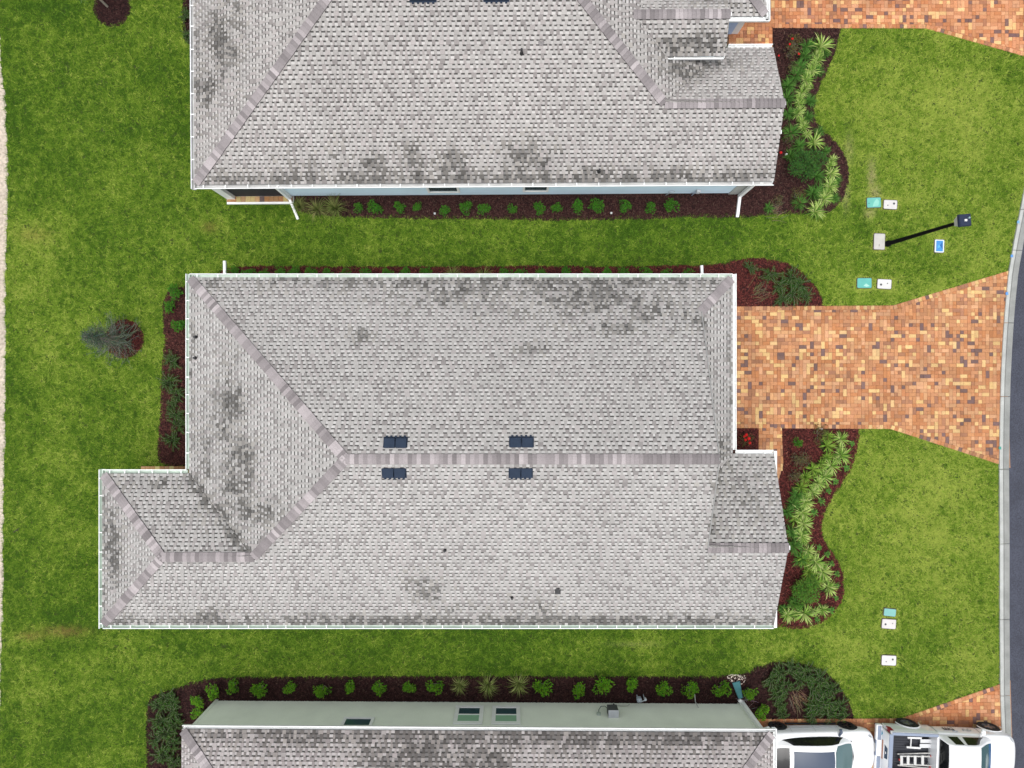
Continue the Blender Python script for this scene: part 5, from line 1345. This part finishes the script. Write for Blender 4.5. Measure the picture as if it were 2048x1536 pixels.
class Green:
    """glasshouse surface of a vehicle: (x, t) with t=0 at the belt and t=1 on the centre line"""
    def __init__(self, tab, tbreak=.36): self.tab = tab; self.tb = tbreak       # x, z roof, belt y, roof edge y, belt z
    def p(self, x, t, side=1, off=0.0):
        zr_, wb, wr, zb = (cr(self.tab, x, k) for k in (1, 2, 3, 4))
        def q(t):
            if t <= self.tb:
                u = t / self.tb; return (wb + (wr - wb) * (u ** 1.15), zb + (zr_ - .055 * min(1, (zr_ - zb) / .3) - zb) * u)
            u = (t - self.tb) / (1 - self.tb); return (wr * (1 - u), zr_ - .055 * min(1, (zr_ - zb) / .3) * (1 - u) ** 2.2)
        y, z = q(t)
        if off:
            y2, z2 = q(min(t + .01, 1)); y1, z1 = q(max(t - .01, 0)); dy, dz = y2 - y1, z2 - z1; l = math.hypot(dy, dz) or 1
            y += dz / l * off; z += -dy / l * off
        return (x, side * y, z)
    def shell(self, name, root, x0, x1, mat, nx=44, nt=18):
        mb = MB()
        ts = [self.tb * i / 8 for i in range(9)] + [self.tb + (1 - self.tb) * i / 10 for i in range(1, 11)]
        for s in (1, -1):
            for i in range(nx):
                xa, xb = x0 + (x1 - x0) * i / nx, x0 + (x1 - x0) * (i + 1) / nx
                for ta, tb in zip(ts, ts[1:]): mb.face([self.p(xa, ta, s), self.p(xb, ta, s), self.p(xb, tb, s), self.p(xa, tb, s)])
        o = mb.build(name, mat, root, smooth=True); self.weld(o); return o
    def weld(self, o):
        bm = bmesh.new(); bm.from_mesh(o.data); bmesh.ops.remove_doubles(bm, verts=bm.verts[:], dist=.0005); bmesh.ops.recalc_face_normals(bm, faces=bm.faces[:]); bm.to_mesh(o.data); bm.free()
        for p in o.data.polygons: p.use_smooth = True
    def patch(self, name, root, f0, f1, t0, t1, mat, sides=(1, -1), off=.006, nt=12, nx=20):
        """panel between x=f0(t) and x=f1(t) for t in t0..t1"""
        mb = MB()
        for s in sides:
            for j in range(nt):
                ta, tb = t0 + (t1 - t0) * j / nt, t0 + (t1 - t0) * (j + 1) / nt
                for i in range(nx):
                    u, v = i / nx, (i + 1) / nx
                    q = lambda uu, t: self.p(f0(t) + (f1(t) - f0(t)) * uu, t, s, off)
                    mb.face([q(u, ta), q(v, ta), q(v, tb), q(u, tb)])
        o = mb.build(name, mat, root, smooth=True); self.weld(o); return o

# white sedan -------------------------------------------------
sx, sy = 11.84, -14.38
sed = tag(empty('parked_car', (sx, sy, 0), 0), 'white sedan with tinted glass roof parked beside the lower house', 'car')
st = [(-2.33, .60, .45, .70, .80), (-2.28, .76, .34, .84, .95), (-2.08, .87, .27, .92, 1.04), (-1.4, .915, .22, .95, 1.04), (-.5, .925, .19, .92, .97), (.5, .93, .19, .90, .96), (1.15, .93, .20, .86, .96),
      (1.6, .925, .22, .80, .90), (1.95, .885, .24, .71, .80), (2.18, .79, .28, .62, .69), (2.31, .62, .32, .54, .60), (2.37, .40, .36, .50, .54)]
body = body_loft('body', st, sed, M_carwhite)
SW = [(-1.375, .80), (1.375, .80), (-1.375, -.80), (1.375, -.80)]
cut_wheels(body, [(x, .93 * (1 if y > 0 else -1), .34) for x, y in SW], .375, .27)
for (x, y) in SW: wheel(sed, x, y, .335, .235, M_rimblack, 5, 1 if y > 0 else -1)
gs = Green([(-1.95, 1.02, .50, .34, .98), (-1.5, 1.17, .66, .50, .97), (-1.0, 1.34, .73, .56, .95), (-.5, 1.42, .76, .59, .93), (-.05, 1.44, .77, .60, .92), (.35, 1.40, .77, .60, .91), (.75, 1.25, .75, .61, .905), (1.05, 1.09, .70, .60, .90), (1.30, .955, .60, .52, .90), (1.36, .925, .50, .44, .895)])
gs.shell('cabin', sed, -1.95, 1.36, M_carwhite)
gs.patch('side_window', sed, lambda t: -1.45 + 1.3 * max(t - .05, 0), lambda t: .98 - 1.1 * max(t - .03, 0), .03, .33, M_glassdark, nt=8)
gs.patch('roof_glass', sed, lambda t: -1.10, lambda t: .44 - .05 * (1 - t), .56, 1, M_glassroof)
gs.patch('windscreen', sed, lambda t: .47 + .45 * max(.62 - t, 0) , lambda t: 1.30 - .28 * (1 - t) ** 3, .40, 1, M_glassteal)
gs.patch('rear_window', sed, lambda t: -1.80 + .1 * (1 - t), lambda t: -1.24, .44, 1, M_glassdark)
mb = MB()
for s in (1, -1):
    mb.bar((1.26, s * .60, .935), (1.335, 0, .945), .05, .012, up=(0, 0, 1))
mb.build('wiper_cowl', M_black, sed)
for s in (1, -1):
    mb = MB(); mb.tube([(.80, s * .78, .93), (.86, s * .95, .97), (.84, s * 1.04, .97), (.80, s * 1.05, .96)], [.035, .06, .055, .03], 8); o = mb.build('wing_mirror', M_glassroof if s > 0 else M_carwhite, sed)
    mb = MB()                                              # headlamp, a thin swept lens
    pts = [(1.98, .70, .715), (2.12, .67, .66), (2.20, .58, .645), (2.10, .60, .69)]
    mb.face([(x + .015, s * (y + .015), z + .045) for x, y, z in pts], (.30, .33, .36)); mb.build('headlight', M_plain, sed)
    mb = MB()                                              # door seams
    for xx in (-.95, -.02, .92): mb.bar((xx, s * .934, .30), (xx - .03, s * .915, .84), .008, .006, (.25, .26, .27))
    mb.bar((-1.0, s * .936, .60), (.9, s * .936, .55), .010, .02, (.50, .52, .53)); mb.build('door_seam', M_plain, sed)
    mb = MB(); mb.bar((-1.0, s * .90, .19), (1.0, s * .90, .19), .05, .06, (.02, .02, .02)); mb.build('sill', M_plain, sed)
mb = MB()
for s in (1, -1): mb.bar((1.45, s * .60, .915), (2.02, s * .52, .80), .008, .008, (.45, .46, .47))
mb.build('bonnet_seam', M_plain, sed)

# white pickup ------------------------------------------------
trk = tag(empty('parked_truck', (17.13, -14.36, 0), math.radians(-2.6)), 'white pickup truck with an open bed parked nose toward the street', 'pickup truck')
st = [(-.80, .90, .40, 1.02, 1.06), (-.76, .92, .38, 1.05, 1.10), (-.2, .93, .36, 1.07, 1.12), (.7, .93, .36, 1.07, 1.13), (1.2, .93, .38, 1.05, 1.15), (1.75, .93, .40, 1.02, 1.13), (2.05, .88, .44, .97, 1.07), (2.25, .78, .48, .88, .97), (2.36, .62, .52, .80, .88), (2.40, .42, .56, .74, .80)]
tb = body_loft('body', st, trk, M_carwhite)
cut_wheels(tb, [(1.61, .93, .37), (1.61, -.93, .37)], .43, .30)
for s in (1, -1):
    mb = MB()
    x0_, x1_ = -2.62, -.83
    outer = [(s * .90, .42), (s * .93, .60), (s * .93, .95), (s * .905, 1.12), (s * .86, 1.14), (s * .80, 1.14), (s * .80, .60)]
    for (a, b) in zip(outer, outer[1:]): mb.face([(x0_, *a), (x1_, *a), (x1_, *b), (x0_, *b)])
    mb.face([(x0_, outer[0][0], outer[0][1]), (x0_, outer[-1][0], .42), (x1_, outer[-1][0], .42), (x1_, outer[0][0], outer[0][1])])
    mb.face([(x0_, outer[-1][0], .42), (x0_, outer[-1][0], .60), (x1_, outer[-1][0], .60), (x1_, outer[-1][0], .42)])
    for x in (x0_, x1_): mb.face([(x, *p) for p in outer] + [(x, outer[-1][0], .42)])
    o = mb.build('bed_side', [M_carwhite, M_black], trk)
    bm = bmesh.new(); bm.from_mesh(o.data); bmesh.ops.remove_doubles(bm, verts=bm.verts[:], dist=.0005); bmesh.ops.recalc_face_normals(bm, faces=bm.faces[:]); bm.to_mesh(o.data); bm.free()
    cut_wheels(o, [(-1.61, s * .93, .37)], .43, .30)
    # wheel-arch lip
    for xx in (-1.61, 1.61):
        mb = MB(); pts = [(xx + .45 * math.cos(a), s * .945, .37 + .45 * math.sin(a)) for a in np.linspace(.02, math.pi - .02, 16)]; mb.tube(pts, .022, 6); mb.build('wheel_arch', M_carwhite, trk)
    mb = MB(); mb.bar((x0_ + .02, s * .845, 1.152), (x1_, s * .845, 1.152), .10, .024); mb.build('bed_rail_cap', M_greycap, trk)
    for xx in (-1.61, 1.61): wheel(trk, xx, s * .83, .39, .25, M_rimsilver, 5, s)
mb = MB(); mb.box(x0_ + .05, -.80, .58, x1_, .80, .62)
for i in range(16): mb.box(x0_ + .06, -.77 + i * .098, .62, x1_ - .01, -.73 + i * .098, .635)
mb.box(x0_ + .05, -.798, .62, x1_, -.785, 1.12); mb.box(x0_ + .05, .785, .62, x1_, .798, 1.12); mb.box(x1_ - .03, -.79, .62, x1_ - .004, .79, 1.08)
mb.build('bed_liner', M_liner, trk)
mb = MB(); mb.box(-.87, -.82, .62, -.815, .82, 1.16); mb.build('bulkhead', M_carwhite, trk)
mb = MB(); mb.box(-2.70, -.80, .52, -2.62, .80, 1.12); o = mb.build('tailgate', M_carwhite, trk); bevel(o, .02, 2)
mb = MB(); mb.box(-2.70, -.82, 1.125, -2.55, .82, 1.15); mb.build('tailgate_cap', M_greycap, trk)
mb = MB(); mb.face([(-2.703, -.20, 1.06), (-2.703, .22, 1.06), (-2.703, .28, .84), (-2.703, -.26, .84)], (.02, .05, .10)); mb.box(-2.715, -.04, .92, -2.702, .04, .96, (.8, .8, .8)); mb.build('tailgate_handle', M_plain, trk)
for s in (1, -1):
    mb = MB(); mb.face([(-2.635, s * .93, 1.06), (-2.635, s * .945, .74), (-2.50, s * .945, .80), (-2.48, s * .925, 1.05)], (.35, .01, .02)); mb.face([(-2.638, s * .94, 1.06), (-2.638, s * .80, 1.04), (-2.638, s * .82, .76), (-2.638, s * .945, .74)], (.30, .01, .02)); mb.face([(-2.64, s * .93, .86), (-2.64, s * .83, .86), (-2.64, s * .84, .77), (-2.64, s * .935, .77)], (.75, .6, .62)); mb.build('tail_light', M_plain, trk)
mb = MB(); mb.box(-2.90, -.90, .42, -2.66, .90, .60); o = mb.build('rear_bumper', M_carwhite, trk); bevel(o, .05, 3)
mb = MB(); mb.box(-2.86, .32, .595, -2.72, .86, .612); mb.box(-2.86, -.86, .595, -2.72, -.32, .612); mb.box(-2.88, -.30, .50, -2.915, .30, .61); mb.build('bumper_step', M_greycap, trk)
mb = MB(); mb.box(-2.92, -.16, .46, -2.905, .16, .58, (.78, .78, .74)); mb.build('number_plate', M_plain, trk)
mb = MB(); mb.box(-2.709, -.36, .66, -2.702, .38, .74, (.45, .20, .12)); mb.face([(-2.71, .50, .60), (-2.71, .68, .62), (-2.71, .62, .70)], (.1, .5, .7)); mb.build('tailgate_stripe', M_plain, trk)
gt = Green([(-.80, 1.12, .85, .80, 1.07), (-.74, 1.38, .85, .78, 1.08), (-.66, 1.60, .86, .74, 1.08), (-.5, 1.69, .86, .73, 1.08), (-.1, 1.73, .87, .74, 1.09), (.25, 1.72, .87, .74, 1.09), (.46, 1.66, .87, .74, 1.09), (.75, 1.47, .86, .75, 1.09), (1.0, 1.29, .84, .75, 1.09), (1.22, 1.15, .78, .70, 1.08), (1.27, 1.12, .70, .62, 1.07)])
gt.shell('cabin', trk, -.80, 1.27, M_carwhite)
gt.patch('side_window', trk, lambda t: -.52 + .30 * t, lambda t: -.14 + .1 * t, .06, .31, M_glassdark, nt=6)
gt.patch('side_window', trk, lambda t: .06 - .2 * t, lambda t: .95 - 1.6 * max(t - .03, 0), .06, .31, M_glassdark, nt=6)
gt.patch('windscreen', trk, lambda t: .52, lambda t: 1.06 - .10 * (1 - t) ** 2, .42, 1, M_glassteal)
gt.patch('windscreen_reflection_band', trk, lambda t: 1.06 - .10 * (1 - t) ** 2, lambda t: 1.22 - .14 * (1 - t) ** 2, .42, 1, M_glassblue)  # sky reflection along the glass foot, modelled as a blue strip
gt.patch('rear_window', trk, lambda t: -.788, lambda t: -.672, .40, 1, M_glassdark, nx=8)
for s in (1, -1):
    mb = MB(); mb.tube([(.80, s * .88, 1.10), (.84, s * 1.05, 1.20), (.82, s * 1.16, 1.22), (.80, s * 1.17, 1.20)], [.04, .085, .085, .05], 8); mb.build('wing_mirror', M_carwhite, trk)
    mb = MB()
    for xx in (-.79, -.02, .92): mb.bar((xx, s * .938, .44), (xx, s * .93, 1.0), .010, .008, (.22, .23, .24))
    mb.bar((-.15, s * .95, .93), (.05, s * .95, .93), .02, .03, (.35, .42, .50)); mb.build('door_seam', M_plain, trk)
    mb = MB(); mb.face([(2.02, s * .80, 1.0), (2.2, s * .74, .93), (2.27, s * .60, .90), (2.12, s * .66, .99)], (.45, .48, .5)); mb.build('headlight', M_plain, trk)
# door lettering and a faint drawn emblem
cu = bpy.data.curves.new('lettering', 'FONT'); cu.body = 'em'; cu.size = .36; cu.extrude = .001; cu.offset = .010; cu.align_x = 'CENTER'
fo_ = bpy.data.objects.new('lettering', cu); link(fo_); bpy.context.view_layer.update()
me = bpy.data.meshes.new_from_object(fo_.evaluated_get(bpy.context.evaluated_depsgraph_get())); bpy.data.objects.remove(fo_)
me.materials.clear(); me.materials.append(M_ink)
lt = bpy.data.objects.new('door_lettering', me); lt.parent = trk; lt.matrix_local = Matrix.Translation((-.20, .940, .66)) @ Matrix(((-1, 0, 0, 0), (0, 0, 1, 0), (0, 1, 0, 0), (0, 0, 0, 1))); link(lt)
mb = MB()
for (cx, cz, rx, rz, a0, a1) in ((.50, .76, .16, .10, .2, 4.2), (.42, .80, .10, .07, 2.5, 6.6), (.62, .72, .07, .06, 0, 5)):
    mb.tube([(cx + rx * math.cos(a), .939, cz + rz * math.sin(a)) for a in np.linspace(a0, a1, 14)], .009, 4, (.38, .39, .40))
mb.build('door_emblem', M_plain, trk)
# load lying in the bed -----------------------------------------
def bedp(px, py, z): return Vector((*G(px, py, z), z))
lad = empty('step_ladder', bedp(1828, 1520, .70)); tag(lad, 'aluminium step ladder with red feet lying folded in the truck bed', 'ladder'); o_ = Vector(lad.location)
def R_(*a): return tuple(bedp(*a) - o_)
for (a, b) in (((1795, 1508, .72), (1863, 1506, .72)), ((1795, 1530, .72), (1863, 1537, .72)), ((1800, 1512, .82), (1862, 1513, .80)), ((1800, 1528, .82), (1862, 1531, .80))):
    mb = MB(); mb.bar(R_(*a), R_(*b), .045, .03, (.58, .57, .54)); mb.build('rail', M_plain, lad)
for px in (1803, 1816, 1830, 1845):
    mb = MB(); mb.bar(R_(px, 1511, .83), R_(px, 1530, .83), .10, .025, (.66, .66, .64)); mb.build('tread', M_plain, lad)
for (px, py) in ((1863, 1512), (1800, 1519), (1861, 1534)):
    mb = MB(); c = R_(px, py, .80); mb.box(c[0] - .05, c[1] - .03, c[2] - .03, c[0] + .05, c[1] + .03, c[2] + .03, (.50, .04, .03)); mb.build('foot', M_plain, lad)
rk = empty('folding_stand', bedp(1840, 1484, .70)); tag(rk, 'white folding stand with two flat panels lying in the truck bed', 'folding stand'); o_ = Vector(rk.location)
for (a, b, w) in (((1815, 1475, .75), (1843, 1476, .75), .07), ((1813, 1494, .75), (1841, 1496, .75), .07), ((1822, 1477, .75), (1821, 1493, .75), .035)):
    mb = MB(); mb.bar(R_(*a), R_(*b), w, .04, (.78, .78, .77)); mb.build('bar', M_plain, rk)
for (p, q) in (((1841, 1479), (1864, 1486)), ((1840, 1488), (1863, 1496))):
    mb = MB(); a = R_(p[0], q[1], .76); b = R_(q[0], p[1], .76); mb.box(a[0], a[1], 0.03, b[0], b[1], .055, (.72, .73, .75)); mb.build('panel', M_plain, rk)
